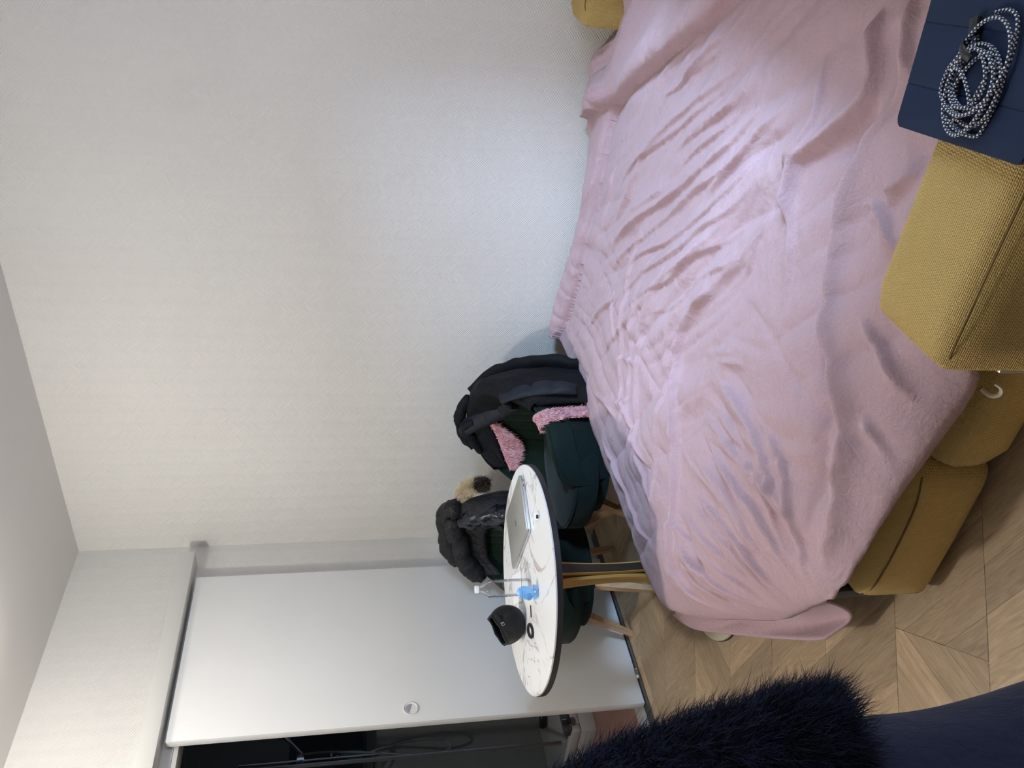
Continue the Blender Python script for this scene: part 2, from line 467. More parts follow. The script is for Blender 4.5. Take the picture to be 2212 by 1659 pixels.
def strands(pts, nrm, length, width, rng, droop=(0, 0, -0.3), jit=0.6, bend=0.5):
    """fur: thin bent blades, 3 triangles each"""
    n = len(pts); V = np.zeros((n, 5, 3))
    d = nrm+rng.normal(size=(n, 3))*jit*0.5; d /= np.linalg.norm(d, axis=1)[:, None]
    L = length*rng.uniform(0.55, 1.2, n)[:, None]
    side = np.cross(d, rng.normal(size=(n, 3))); side /= np.linalg.norm(side, axis=1)[:, None]
    dr = np.asarray(droop, float)
    mid = pts+d*L*0.5+dr*L*0.5*bend*0.5+rng.normal(size=(n, 3))*L*0.06
    tip = pts+d*L*0.92+dr*L*bend+rng.normal(size=(n, 3))*L*0.12
    wv = side*width*0.5
    V[:, 0] = pts-wv; V[:, 1] = pts+wv; V[:, 2] = mid-wv*0.8; V[:, 3] = mid+wv*0.8; V[:, 4] = tip
    b = np.arange(n)*5
    F = np.concatenate([np.stack([b, b+1, b+3], 1), np.stack([b, b+3, b+2], 1), np.stack([b+2, b+3, b+4], 1)])
    return V.reshape(-1, 3), F.tolist()
def sample_tris(v, f, n, rng):
    v = np.asarray(v); T = []
    for q in f:
        for i in range(1, len(q)-1): T.append((q[0], q[i], q[i+1]))
    T = np.array(T); a, b, c = v[T[:, 0]], v[T[:, 1]], v[T[:, 2]]
    nr = np.cross(b-a, c-a); ar = np.linalg.norm(nr, axis=1)
    k = rng.choice(len(T), n, p=ar/ar.sum())
    r1 = np.sqrt(rng.uniform(size=n))[:, None]; r2 = rng.uniform(size=n)[:, None]
    p = a[k]*(1-r1)+b[k]*r1*(1-r2)+c[k]*r1*r2
    return p, nr[k]/(ar[k][:, None]+1e-12)
def skew(vf): # the left wall stands 1.6 degrees off square
    v = np.array(vf[0], float); v[:, 0] += 0.028*v[:, 1]
    return (v,)+tuple(vf[1:])

# ================================================================== STRUCTURE
H = 2.81; YB = 0.05; YF = -5.0
floor = obj('floor', box(-0.2, XR+0.1, YF-0.1, YB+0.1, -0.06, -0.0045), M_joint, smooth=False, kind='structure')
# chevron planks: strips 0.32 m wide running at 38 degrees, planks at 54 degrees to the strip
a38 = math.radians(38); U = np.array([math.cos(a38), math.sin(a38)]); W = np.array([-math.sin(a38), math.cos(a38)])
def clip(poly, n, d):      # keep n.p <= d
    out = []
    for i in range(len(poly)):
        p, q = poly[i], poly[(i+1) % len(poly)]
        dp, dq = n[0]*p[0]+n[1]*p[1]-d, n[0]*q[0]+n[1]*q[1]-d
        if dp <= 0: out.append(p)
        if (dp < 0 < dq) or (dq < 0 < dp):
            t = dp/(dp-dq); out.append((p[0]+(q[0]-p[0])*t, p[1]+(q[1]-p[1])*t))
    return out
bounds = [-3.08-0.325*k for k in range(8, 0, -1)]+[-3.08, -2.76, -2.43, -2.104, -1.78, -1.456, -1.117]+[-1.117+0.33*k for k in range(1, 6)]
types = {-3.08: 'B', -2.76: 'A', -2.43: 'A', -2.104: 'A', -1.78: 'B', -1.456: 'A'}
planks = []
pitch = 0.1088
for i in range(len(bounds)-1):
    c0, c1 = bounds[i], bounds[i+1]
    k = round((c0+1.456)/0.325)
    ty = types.get(c0, 'A' if (k % 2 == 0) else 'B')
    sgn = -1 if ty == 'A' else 1
    sh = sgn*(c1-c0)/math.tan(math.radians(54))
    off = 0.037*i if ty == 'B' else (-c0*0.7265*-1)
    if ty == 'A': off = -(c0)/math.tan(math.radians(54))     # keeps A planks in line from strip to strip
    n0 = int(-6/pitch)
    for j in range(n0, int(7/pitch)):
        t0 = j*pitch+(off % pitch)
        poly = [(t0, c0), (t0+pitch, c0), (t0+pitch+sh, c1), (t0+sh, c1)]
        pw = [tuple(U*t+W*c) for t, c in poly]
        special = abs(c0+3.08) < 1e-6
        if special: pw = clip(pw, (U[0], U[1]), 0.07)
        if len(pw) < 3: continue
        planks.append((ty, pw))
    if abs(c0+3.08) < 1e-6:  # the stretch of this strip beyond the kite seam runs straight on
        sh = -(c1-c0)/math.tan(math.radians(54)); off = -(c0)/math.tan(math.radians(54))
        for j in range(n0, int(7/pitch)):
            t0 = j*pitch+(off % pitch)
            pw = [tuple(U*t+W*c) for t, c in [(t0, c0), (t0+pitch, c0), (t0+pitch+sh, c1), (t0+sh, c1)]]
            pw = clip(pw, (-U[0], -U[1]), -0.07)
            if len(pw) >= 3: planks.append(('A', pw))
def inroom(p):
    for n, d in (((-1, 0.028), 0.055), ((1, 0), XR), ((0, 1), YB), ((0, -1), -YF)):
        p = clip(p, n, d)
        if len(p) < 3: return None
    return p
def carea(p): return 0.5*abs(sum(p[i][0]*p[(i+1) % len(p)][1]-p[(i+1) % len(p)][0]*p[i][1] for i in range(len(p))))
rr, uu, bb = np.array(right), np.array(up), np.array(back); CP = np.array((3.363, -3.333, 1.37))
cand = []
for ty, p in planks:
    q = inroom(p)
    if q is None or carea(q) < 2e-5: continue
    c = np.mean(q, axis=0)
    d = np.array([c[0], c[1], 0])-CP
    dep = -d.dot(bb)
    # planks on the open strip of floor between the bed, the doors and the near wall are laid one by one
    open_floor = dep > 0.3 and abs(d.dot(rr)/dep) < 0.53 and abs(d.dot(uu)/dep) < 0.70 and c[1] > -3.05 and not (c[0] > 1.75 and c[1] > -1.75)
    cand.append((0 if open_floor else 1, dep, ty, q))
cand.sort(key=lambda t: (t[0], t[1]))
def inset(q, g):
    c = np.mean(q, axis=0); q = np.array(q); d = q-c; L = np.linalg.norm(d, axis=1)[:, None]
    return c+d*(1-g/np.maximum(L, 1e-3))
rest = []
npk = 0
shared = {}
for vis, dep, ty, q in cand:
    if len(q) > 2:
        qq = inset(q, 0.0009)
        if carea(qq) < 1e-5: continue
        a2 = sum(qq[i][0]*qq[(i+1) % len(qq)][1]-qq[(i+1) % len(qq)][0]*qq[i][1] for i in range(len(qq)))
        if a2 < 0: qq = qq[::-1]
        zt = 0.0003*(npk % 3)*0.5
        pr = prism([tuple(p) for p in qq], -0.0055, -0.0003+zt)
        if vis == 0 and npk < 285:
            c = np.mean(qq, axis=0)
            key = (ty, len(qq), tuple(np.round((qq-c).ravel(), 3)))
            if key in shared:
                o = bpy.data.objects.new('plank', shared[key]); C.objects.link(o); o.parent = floor; o.location = (c[0], c[1], zt)
            else:
                v = pr[0].copy(); v[:, :2] -= c; v[:, 2] -= zt
                o = obj('plank', (v, pr[1]), M_oakA if ty == 'A' else M_oakB, parent=floor, smooth=False)
                o.location = (c[0], c[1], zt); shared[key] = o.data
            npk += 1
        else:
            rest.append(setm(pr, 0 if ty == 'A' else 1))
if rest: obj('planking', comb(*rest), [M_oakA, M_oakB], parent=floor, smooth=False, kind='stuff')

obj('wall_back', box(-0.2, XR+REV+0.05, YB, YB+0.12, 0, H), M_wall, smooth=False, kind='structure')
xr1 = XR+REV+0.05
obj('wall_right', comb(box(XR, xr1, YF, WIN[0], 0, H), box(XR, xr1, WIN[1], YB, 0, H), box(XR, xr1, WIN[0], WIN[1], 0, WIN[2]), box(XR, xr1, WIN[0], WIN[1], WIN[3], H)), M_plain, smooth=False, kind='structure')
obj('wall_front', box(-0.3, xr1, YF-0.12, YF, 0, H), M_plain, smooth=False, kind='structure')
# left wall with the doorway of the bathroom
OP = (-1.85, -0.62, 2.147)
lw_ = comb(box(-0.18, -0.06, OP[1], YB, 0, H), box(-0.18, -0.06, YF, OP[0], 0, H), box(-0.18, -0.06, OP[0], OP[1], OP[2], H))
obj('wall_left', skew(lw_), M_wall, smooth=False, kind='structure')
obj('ceiling', box(-0.35, XR+REV+0.1, YF-0.1, YB+0.1, H, H+0.08), M_ceil, smooth=False, kind='structure')
obj('baseboard_left', skew(box(-0.06, -0.048, -0.62, YB-0.001, 0.001, 0.085, 0.003)), M_whitetrim, kind='structure')
obj('baseboard_back', box(-0.045, XR-0.001, YB-0.013, YB, 0.001, 0.085, 0.003), M_whitetrim, kind='structure')
# header box that hides the sliding rail
obj('trim_1', skew(box(-0.0605, 0.048, -2.75, -0.085, 2.192, 2.270, 0.003)), M_whitetrim, kind='structure')
obj('trim_2', skew(box(-0.16, -0.062, OP[0]+0.001, OP[1]-0.001, OP[2]-0.022, OP[2]-0.001, 0.002)), M_whitetrim, kind='structure')
obj('trim_3', skew(box(-0.046, 0.028, -2.4, -0.02, 0.0008, 0.006, 0.001)), M_track, kind='structure')
# sliding door leaf
door = thing('door_1', (-0.0145, -0.675, 0.012), None, None); door['kind'] = 'structure'
pc = (-1.061, 1.122); pr_ = 0.034
def door_leaf():
    y0, y1, z0, z1 = -1.128, -0.221, 0.012, 2.172
    # front face with a round hole for the finger pull
    seg = 32; a = np.linspace(0, 2*PI, seg, endpoint=False)
    circ = [(pc[0]+pr_*math.cos(t), pc[1]+pr_*math.sin(t)) for t in a]
    bm = bmesh.new()
    b_ = box(-0.040, 0.0, y0, y1, z0, z1, 0.002, 2)
    return b_
leaf = obj('leaf', skew(door_leaf()), M_white, parent=door)
pull = [(0.036, 0.0), (0.036, 0.0035), (0.031, 0.005), (0.029, 0.004), (0.027, -0.001), (0.026, 0.0006), (0.001, 0.0006)]
lp = lathe(pull, 28)
Rz = TRS((0.0003, 0, 0), (0, PI/2, 0))
lp = tf(lp, TRS((0.0003-0.0297, pc[0], pc[1]))@Euler((0, PI/2, 0)).to_matrix().to_4x4())
hp = obj('finger_pull', lp, M_whiteplastic, parent=door, label='round white recessed pull')
half = [(0.0225*math.cos(t), 0.0225*math.sin(t)) for t in np.linspace(0.35*PI+0.15, 1.35*PI+0.15, 18)]
hs_ = tf(prism(half, 0.0007, 0.0018), TRS((0.0004-0.0297, pc[0], pc[1]))@Matrix.Rotation(PI/2, 4, 'Y'))
obj('pull_recess', hs_, simple('recess_grey', (0.34, 0.34, 0.36, 1), 0.5), parent=hp)
# guide on the floor
gd = thing('door_guide', (0.0, -0.973, 0.006), 'small white plastic guide block on the dark floor track below the door', 'door guide')
obj('block', skew(box(0.008, 0.024, -1.000, -0.952, 0.0062, 0.016, 0.002)), M_whiteplastic, parent=gd)
obj('clip', skew(box(0.020, 0.030, -0.992, -0.960, 0.0062, 0.026, 0.002)), M_steel, parent=gd, label='grey upright lip')

# bathroom behind the doorway
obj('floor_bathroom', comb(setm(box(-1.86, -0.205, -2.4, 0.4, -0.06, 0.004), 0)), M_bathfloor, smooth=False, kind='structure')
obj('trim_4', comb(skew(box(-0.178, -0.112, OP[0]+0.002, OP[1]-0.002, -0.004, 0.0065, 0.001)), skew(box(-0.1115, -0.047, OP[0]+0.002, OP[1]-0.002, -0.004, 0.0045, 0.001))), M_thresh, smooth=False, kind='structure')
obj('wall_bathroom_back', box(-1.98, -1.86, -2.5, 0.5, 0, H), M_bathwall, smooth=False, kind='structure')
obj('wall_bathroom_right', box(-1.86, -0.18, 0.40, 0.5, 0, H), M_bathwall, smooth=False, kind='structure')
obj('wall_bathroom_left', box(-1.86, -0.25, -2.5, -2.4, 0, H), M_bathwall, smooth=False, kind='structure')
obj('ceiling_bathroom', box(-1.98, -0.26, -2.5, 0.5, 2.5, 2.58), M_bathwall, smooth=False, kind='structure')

# window behind the sofa
y0, y1, z0, z1 = WIN; ym = (y0+y1)/2; xa, xb = XR+REV-0.01, XR+REV+0.045
wn = thing('window_1', (xa, ym, z0), None, None); wn['kind'] = 'structure'
obj('frame', comb(box(xa, xb, y0, y0+0.055, z0, z1), box(xa, xb, y1-0.055, y1, z0, z1), box(xa, xb, y0+0.055, y1-0.055, z0, z0+0.055),
    box(xa, xb, y0+0.055, y1-0.055, z1-0.055, z1), box(xa, xb, ym-0.035, ym+0.035, z0+0.055, z1-0.055)), M_whitetrim, parent=wn, smooth=False)
for ya, yb in ((y0+0.057, ym-0.037), (ym+0.037, y1-0.057)):
    obj('pane', box(xa+0.02, xa+0.026, ya, yb, z0+0.057, z1-0.057), M_glass, parent=wn, smooth=False)
# ceiling lamp, just above the frame
for nm, L_, lab in (('ceiling_lamp', LAMP, 'small white ceiling lamp near the sliding door'), ('pendant_lamp', LAMP2, 'white ceiling lamp in the middle of the room')):
    lampt = thing(nm, (L_[0], L_[1], H), lab, 'lamp')
    zt = H-0.001
    obj('canopy', lathe([(0.001, 0.0), (0.055, 0.0), (0.05, -0.022), (0.012, -0.03), (0.001, -0.03)][::-1], 24, (L_[0], L_[1], zt)), M_whiteplastic, parent=lampt)
    obj('stem', lathe([(0.008, L_[2]+0.045-zt), (0.008, -0.028)], 12, (L_[0], L_[1], zt)), M_steel, parent=lampt)

# ================================================================== SOFA BED
sofa = thing('sofa_bed', (2.6, -1.1, 0), 'mustard knit sofa bed opened out under the pink duvet', 'sofa bed')
def cushion(x0, x1, y0, y1, z0, z1, r, puff=0.0, n=14, e=4.0):
    """soft box: rounded edges and slightly domed faces"""
    bm = bmesh.new(); bmesh.ops.create_cube(bm, size=2)
    bmesh.ops.subdivide_edges(bm, edges=list(bm.edges), cuts=n, use_grid_fill=True)
    hx, hy, hz = (x1-x0)/2, (y1-y0)/2, (z1-z0)/2
    for p in bm.verts:
        q = np.array(p.co)
        s = np.array([hx, hy, hz]); u_ = q*s
        inner = np.clip(u_, -(s-r), s-r); d = u_-inner; L = np.linalg.norm(d)
        if L > 1e-9: u_ = inner+d/L*r
        w_ = (1-q**2).clip(0)**0.6
        ax = np.argmax(np.abs(q))
        k = np.prod([w_[i] for i in range(3) if i != ax])
        u_[ax] += math.copysign(puff*k, q[ax])
        p.co = Vector(u_+np.array([(x0+x1)/2, (y0+y1)/2, (z0+z1)/2]))
    return bm_out(bm)
# hidden platform and mattress with the foot corner cut
MP = [(1.36, -0.05), (1.36, -1.42), (1.98, -2.06), (3.45, -2.12), (3.45, -0.05)]
obj('platform', prism(list(reversed(MP[::-1])), 0.20, 0.245, 0.0), M_greypanel, parent=sofa, smooth=False, label='dark grey bed platform')
obj('mattress', prism(MP, 0.246, 0.335, 0.03, 3), M_knit, parent=sofa)
for lx, ly in ((1.5, -0.2), (1.5, -1.2), (2.2, -0.2), (2.3, -1.6)):
    obj('leg', box(lx-0.025, lx+0.025, ly-0.025, ly+0.025, 0.0005, 0.20, 0.004), M_dark, parent=sofa)
obj('front_cushion', cushion(1.925, 2.345, -2.185, -1.75, 0.012, 0.215, 0.045, 0.012), M_knit, parent=sofa)
obj('front_cushion', cushion(2.345, 3.45, -2.225, -1.75, 0.030, 0.205, 0.075, 0.012), M_knit, parent=sofa)
obj('seam', tube(smoothpath([(1.945, -2.172, 0.190), (1.99, -2.188, 0.184), (2.10, -2.195, 0.184), (2.24, -2.193, 0.187), (2.315, -2.178, 0.192)], 30), 0.0022, 6), M_seam, parent=sofa)
obj('end_panel', box(1.900, 1.924, -2.145, -1.75, 0.002, 0.235, 0.002), M_greypanel, parent=sofa, label='dark grey upright end board')
obj('foot', box(1.912, 1.930, -2.150, -2.135, 0.0006, 0.03, 0.002), M_dark, parent=sofa)
obj('foot', box(2.30, 3.35, -2.10, -1.9, 0.0006, 0.03, 0.002), M_dark, parent=sofa)
# arms
def arm(y0, y1, nm):
    a_ = obj('arm', cushion(2.772, 3.72, y0, y1, 0.035, 0.555, 0.038, 0.008, 18), M_knit, parent=sofa)
    return a_
na = arm(-2.478, -2.268, 'near')
obj('seam', tube(smoothpath([(3.70, -2.470, 0.550), (3.2, -2.4755, 0.5525), (2.95, -2.475, 0.5505), (2.825, -2.472, 0.5445), (2.786, -2.459, 0.528), (2.7725, -2.446, 0.48)], 50), 0.0013, 6), M_seam, parent=na)
fa = arm(-0.215, -0.005, 'far')
obj('seam', tube(smoothpath([(3.70, -0.2065, 0.550), (2.95, -0.207, 0.5495), (2.81, -0.202, 0.535), (2.776, -0.19, 0.48), (2.770, -0.18, 0.40)], 40), 0.0013, 6), M_seam, parent=fa)
obj('backrest', cushion(3.44, 3.72, -2.26, -0.22, 0.03, 0.80, 0.07, 0.02, 16), M_knit, parent=sofa)
br = obj('bracket', box(2.745, 2.755, -2.424, -2.392, 0.300, 0.400, 0.002), M_steel, parent=sofa, label='thin metal bracket on the arm front')
obj('bracket_base', box(2.7555, 2.775, -2.420, -2.396, 0.315, 0.395, 0.002), M_dark, parent=br)
hook = [(2.585, -2.236, 0.222), (2.578, -2.248, 0.208), (2.582, -2.256, 0.200), (2.590, -2.257, 0.196), (2.598, -2.254, 0.199), (2.602, -2.246, 0.208)]
obj('hook', tube(smoothpath(hook, 16), 0.0065, 8, flat=(1.0, 0.5)), M_cream, parent=sofa, label='white plastic hook below the duvet hem')

# ------------------------------------------------------------------ duvet
def pchip1(x, xs, ys): return np.interp(x, xs, ys)
near_hem = np.array([(3.43, -2.20, .385), (3.15, -2.235, .385), (2.85, -2.245, .37), (2.72, -2.245, .30), (2.62, -2.25, .235), (2.54, -2.25, .25), (2.46, -2.25, .27), (2.33, -2.25, .298), (2.14, -2.25, .318), (2.04, -2.242, .322), (1.97, -2.21, .305), (1.90, -2.165, .288), (1.838, -2.128, .272), (1.747, -2.074, .255), (1.656, -2.01, .250), (1.516, -1.89, .258), (1.418, -1.808, .265), (1.296, -1.692, .285), (1.21, -1.595, .305)])
foot_hem = np.array([(1.335, 0.012, .42), (1.34, -.12, .39), (1.315, -.33, .37), (1.235, -.63, .355), (1.19, -1.05, .33), (1.18, -1.34, .32), (1.185, -1.50, .315), (1.21, -1.595, .305)])
far_hem = np.array([(3.43, -0.238, .385), (3.0, -0.236, .385), (2.85, -0.228, .38), (2.765, -0.15, .372), (2.715, -0.04, .372), (2.64, 0.015, .372), (2.45, 0.022, .352), (2.36, 0.028, .375), (2.1, 0.02, .350), (1.85, 0.022, .365), (1.66, 0.024, .395), (1.48, 0.02, .42), (1.335, 0.012, .42)])
head = np.array([(3.43, -0.238, .385), (3.43, -2.20, .385)])
NS, NTT = 430, 400
S = np.linspace(0, 1, NS); T_ = np.linspace(0, 1, NTT)
cF = smoothpath(far_hem, NS); cN = smoothpath(near_hem, NS)
cH = smoothpath(head, NTT); cB = smoothpath(foot_hem, NTT)
Sg, Tg = np.meshgrid(S, T_, indexing='ij')
def coons(k):
    c = (1-Tg)*cF[:, None, k]+Tg*cN[:, None, k]+(1-Sg)*cH[None, :, k]+Sg*cB[None, :, k]
    c -= (1-Sg)*(1-Tg)*cF[0, k]+(1-Sg)*Tg*cN[0, k]+Sg*(1-Tg)*cF[-1, k]+Sg*Tg*cN[-1, k]
    return c
DX, DY = coons(0), coons(1)
DZ0 = coons(2)
P2 = np.stack([DX, DY], -1)
def polydist(P2, line):
    """distance to a polyline, its signed side and the arc fraction of the nearest point"""
    L = np.asarray(line, float); best = np.full(P2.shape[:2], 1e9); side = np.zeros_like(best); fr = np.zeros_like(best)
    seg = np.linalg.norm(np.diff(L, axis=0), axis=1); cum = np.concatenate([[0], np.cumsum(seg)]); tot = cum[-1]
    for i in range(len(L)-1):
        a, b = L[i], L[i+1]; d = b-a; t = np.clip(((P2-a)@d)/(d@d), 0, 1)
        q = P2-(a+t[..., None]*d); r = np.linalg.norm(q, axis=-1)
        m_ = r < best; best = np.where(m_, r, best)
        side = np.where(m_, np.sign(d[0]*q[..., 1]-d[1]*q[..., 0]), side); fr = np.where(m_, (cum[i]+t*seg[i])/tot, fr)
    return best, side, fr
dn, _, _ = polydist(P2, near_hem[:, :2]); dfo, _, _ = polydist(P2, foot_hem[:, :2]); dfa, _, _ = polydist(P2, far_hem[:, :2])
ztop = 0.385+0.012*np.sin(DX*2.1+0.4)*np.cos(DY*2.3)
zz = ztop.copy()
for d, w_, hem in ((dn, 0.20, near_hem), (dfo, 0.17, foot_hem)):
    # height of the hem at the nearest place
    q = hem[:, :2]; hs2_ = smoothpath(hem, 160); _, _, fq = polydist(P2, hs2_[:, :2])
    zh = np.interp(fq, np.linspace(0, 1, 160), hs2_[:, 2])
    # smooth the picked heights with the Coons estimate near the border
    k = np.clip(d/w_, 0, 1)
    prof = np.sqrt(np.clip(1-(1-k)**2, 0, 1))*0.75+k*0.25
    zz = np.minimum(zz, zh+(ztop-zh)*prof) if hem is foot_hem else np.where(zh < ztop, np.minimum(zz, zh+(ztop-zh)*prof), zz)
k = np.clip(dfa/0.12, 0, 1); zfar = DZ0
zz = np.where(k < 1, zz*(sstep(k))+(np.minimum(zfar, 0.43))*(1-sstep(k)), zz)
# low billows
zz += 0.010*lump(np.stack([DX, DY, 0*DX], -1), 3.0, 6, 1)*np.clip(dfa/0.2, 0, 1)
RID = []   # (polyline, height, width on left side, width on right side, ends fade)
def R_(pts, h, w1, w2=None, fade=0.34): RID.append((pts, h, w1, w1 if w2 is None else w2, fade))
R_([(3.061, -1.249), (2.932, -1.248), (2.821, -1.125), (2.706, -0.955), (2.574, -0.789), (2.458, -0.665), (2.283, -0.581), (2.039, -0.424), (1.92, -0.408)], .016, .020, .034)
R_([(3.052, -1.339), (2.942, -1.33), (2.835, -1.287), (2.721, -1.115), (2.633, -0.986)], .012, .022, .03)
R_([(2.963, -1.173), (2.87, -1.03), (2.761, -0.862)], .010, .02, .03)
R_([(3.052, -1.469), (2.948, -1.409), (2.836, -1.39), (2.716, -1.299), (2.563, -1.122), (2.433, -0.967), (2.25, -0.732), (2.052, -0.539), (1.86, -0.513)], .018, .018, .036)
R_([(2.995, -1.548), (2.941, -1.534), (2.874, -1.516), (2.78, -1.428), (2.648, -1.317), (2.497, -1.183)], .014, .018, .032)
R_([(3.04, -1.621), (2.937, -1.673), (2.872, -1.68), (2.78, -1.633), (2.738, -1.608)], .018, .016, .03)
R_([(3.156, -1.775), (3.095, -1.817), (3.013, -1.844), (2.921, -1.78), (2.832, -1.688), (2.803, -1.669), (2.729, -1.678), (2.67, -1.708)], .038, .030, .028, .12)
R_([(3.161, -1.83), (3.103, -1.883), (3.012, -1.911), (2.950, -1.875), (2.879, -1.80), (2.82, -1.74)], -.026, .022, .028)
R_([(3.20, -1.86), (3.10, -1.92), (3.049, -1.97)], .030, .022, .05)
R_([(3.10, -1.95), (3.006, -1.915), (2.945, -1.900), (2.83, -1.896), (2.698, -1.925), (2.58, -1.985), (2.505, -2.055), (2.399, -2.13), (2.30, -2.16), (2.188, -2.19), (2.03, -2.20)], .036, .050, .022, .12)
R_([(3.05, -1.88), (2.93, -1.845), (2.83, -1.848), (2.70, -1.875), (2.57, -1.935), (2.47, -2.005), (2.36, -2.070), (2.2, -2.115), (2.05, -2.14)], -.018, .022, .018, .2)
R_([(2.952, -2.079), (2.906, -2.042), (2.846, -1.987)], .026, .022, .026)
R_([(2.819, -1.93), (2.83, -1.969), (2.812, -2.037), (2.782, -2.107)], .018, .018, .02)
R_([(2.701, -1.611), (2.605, -1.596), (2.506, -1.589), (2.454, -1.573)], .012, .018, .022)
R_([(2.576, -1.436), (2.366, -1.272), (2.218, -1.112), (2.049, -1.056)], .014, .020, .032)
R_([(2.544, -1.6), (2.41, -1.478), (2.252, -1.383)], .013, .018, .028)
R_([(2.78, -1.643), (2.655, -1.728), (2.50, -1.80)], .012, .02, .02)
R_([(2.536, -1.051), (2.306, -0.743), (2.116, -0.554)], .012, .02, .03)
R_([(1.993, -0.779), (1.804, -0.564), (1.59, -0.385)], .014, .016, .026)
R_([(2.139, -1.047), (1.949, -0.9), (1.783, -0.756), (1.60, -.62)], .012, .016, .03)
R_([(2.394, -1.479), (2.23, -1.369), (2.086, -1.341), (1.92, -1.432), (1.733, -1.536), (1.536, -1.635), (1.397, -1.70)], .030, .024, .030, .10)
R_([(2.20, -1.315), (2.08, -1.295), (1.92, -1.378), (1.733, -1.485), (1.536, -1.585), (1.40, -1.655)], -.016, .016, .024, .12)
R_([(2.645, -2.05), (2.60, -2.13), (2.551, -2.19), (2.51, -2.235)], .022, .018, .018)
R_([(2.46, -2.14), (2.42, -2.19), (2.39, -2.235)], .018, .014, .016)
R_([(2.02, -1.52), (2.06, -1.671), (2.071, -1.829), (2.103, -1.911), (2.121, -2.022), (2.113, -2.16)], .020, .014, .026)
R_([(1.99, -1.62), (2.007, -1.872), (2.012, -2.002), (1.96, -2.18)], .017, .012, .024)
R_([(1.80, -1.60), (1.852, -1.812), (1.881, -1.926), (1.869, -2.026), (1.83, -2.19)], .020, .014, .026)
R_([(1.62, -1.62), (1.63, -1.755), (1.66, -1.859), (1.72, -2.0), (1.80, -2.12)], .022, .014, .026)
R_([(2.22, -1.80), (2.192, -1.973), (2.132, -2.065), (2.052, -2.132), (1.98, -2.20)], .018, .014, .022)
R_([(1.50, -1.60), (1.47, -1.70), (1.50, -1.80), (1.58, -1.93), (1.74, -2.12)], .020, .014, .024)
R_([(1.90, -1.58), (1.94, -1.78), (1.93, -1.95), (1.90, -2.12)], .013, .012, .020)
R_([(1.70, -1.58), (1.74, -1.72), (1.78, -1.90), (1.80, -2.05)], .013, .012, .020)
R_([(1.64, -0.886), (1.646, -1.012), (1.611, -1.157), (1.602, -1.331)], .013, .016, .016)
R_([(1.477, -0.782), (1.629, -0.96), (1.733, -1.075)], .012, .014, .016)
R_([(1.711, -0.805), (1.806, -0.936), (1.84, -1.061)], .011, .014, .016)
R_([(1.596, -1.137), (1.54, -1.319), (1.536, -1.428)], .012, .014, .016)
R_([(1.42, -0.60), (1.52, -0.82), (1.55, -1.0)], .012, .014, .016)
R_([(1.33, -0.75), (1.36, -1.05), (1.37, -1.35), (1.42, -1.55)], .014, .014, .020)
R_([(2.177, -1.483), (2.246, -1.579), (2.297, -1.659)], .012, .016, .02)
R_([(2.21, -1.569), (2.301, -1.718)], .011, .014, .02)
R_([(1.95, -0.62), (1.84, -0.70), (1.75, -0.80)], .010, .016, .02)
R_([(2.4, -0.35), (2.1, -0.33), (1.85, -0.27)], .010, .02, .03)
base_ = np.array([(3.10, -1.52), (2.948, -1.409), (2.836, -1.39), (2.716, -1.299), (2.563, -1.122), (2.433, -0.967), (2.25, -0.732), (2.052, -0.539), (1.86, -0.43)])
frs = np.random.RandomState(21)
for i_, of_ in enumerate((-0.43, -0.34, -0.20, -0.12, -0.055, 0.06, 0.13, 0.20, 0.27, 0.35)):
    q_ = base_+np.array([-0.62, -0.78])*of_*np.linspace(0.75, 1.15, 9)[:, None]+frs.normal(size=(9, 2))*0.010
    a_, b_ = frs.randint(0, 3), frs.randint(6, 10)
    R_(q_[a_:b_], 0.008+0.007*frs.uniform(), 0.013, 0.026)
base_ = np.array([(1.80, -1.42), (1.82, -1.60), (1.86, -1.80), (1.88, -1.98), (1.84, -2.14)])
for of_ in (-0.36, -0.27, -0.17, -0.06, 0.05, 0.15, 0.25, 0.33):
    q_ = base_+np.array([1, 0.12])*of_*np.array([1.25, 1.1, 1.0, 0.8, 0.6])[:, None]+frs.normal(size=(5, 2))*0.008
    R_(q_[frs.randint(0, 2):], 0.008+0.008*frs.uniform(), 0.011, 0.022)
base_ = np.array([(2.35, -1.20), (2.10, -1.12), (1.85, -1.15), (1.60, -1.25), (1.38, -1.38)])
for of_ in (-0.12, 0.08, 0.20, 0.33):
    q_ = base_+np.array([0.1, 1.0])*of_+frs.normal(size=(5, 2))*0.012
    R_(q_, 0.008+0.006*frs.uniform(), 0.012, 0.026)
for pts, h, w1, w2, fade in RID:
    ln = smoothpath(pts, max(14, len(pts)*5))
    d, sd, fr = polydist(P2, ln)
    cr = 0.45 if h > 0 else 0.8
    w_ = np.where(sd > 0, w1*cr, w2*1.15)
    e_ = np.minimum(sstep(fr/fade), sstep((1-fr)/fade))
    w_ = w_*(0.55+0.45*e_)
    g = np.exp(-np.abs(d/w_)**1.5)
    e_ = np.where(d < 6*w_, e_, 0)
    edge = np.clip(np.minimum(dfo, dn)/0.09, 0.12, 1)*np.clip(dfa/0.08, 0, 1)
    zz += (h if abs(h) > 0.026 else h*1.15)*g*e_*edge
# corner of the cover folded back over itself towards the wall
fold = smoothpath([(3.43, -1.62), (3.036, -1.11), (2.942, -0.981), (2.831, -0.777), (2.691, -0.532), (2.544, -0.295), (2.47, -0.16)], 40)
d, sd, fr = polydist(P2, fold)
inside = (sd*np.sign(1) < 0)
sgn = -1 if polydist(np.array([[(2.95, -0.5)]]), fold)[1][0, 0] < 0 else 1
ins = np.where(sd == sgn, d, -d)
zz += np.where(ins > 0, 0.040*np.clip(1-np.exp(-(ins/0.008)), 0, 1)+0.016*np.exp(-((ins-0.05)/0.05)**2), -0.010*np.exp(ins/0.016))*np.clip(dfa/0.05+0.2, 0, 1)
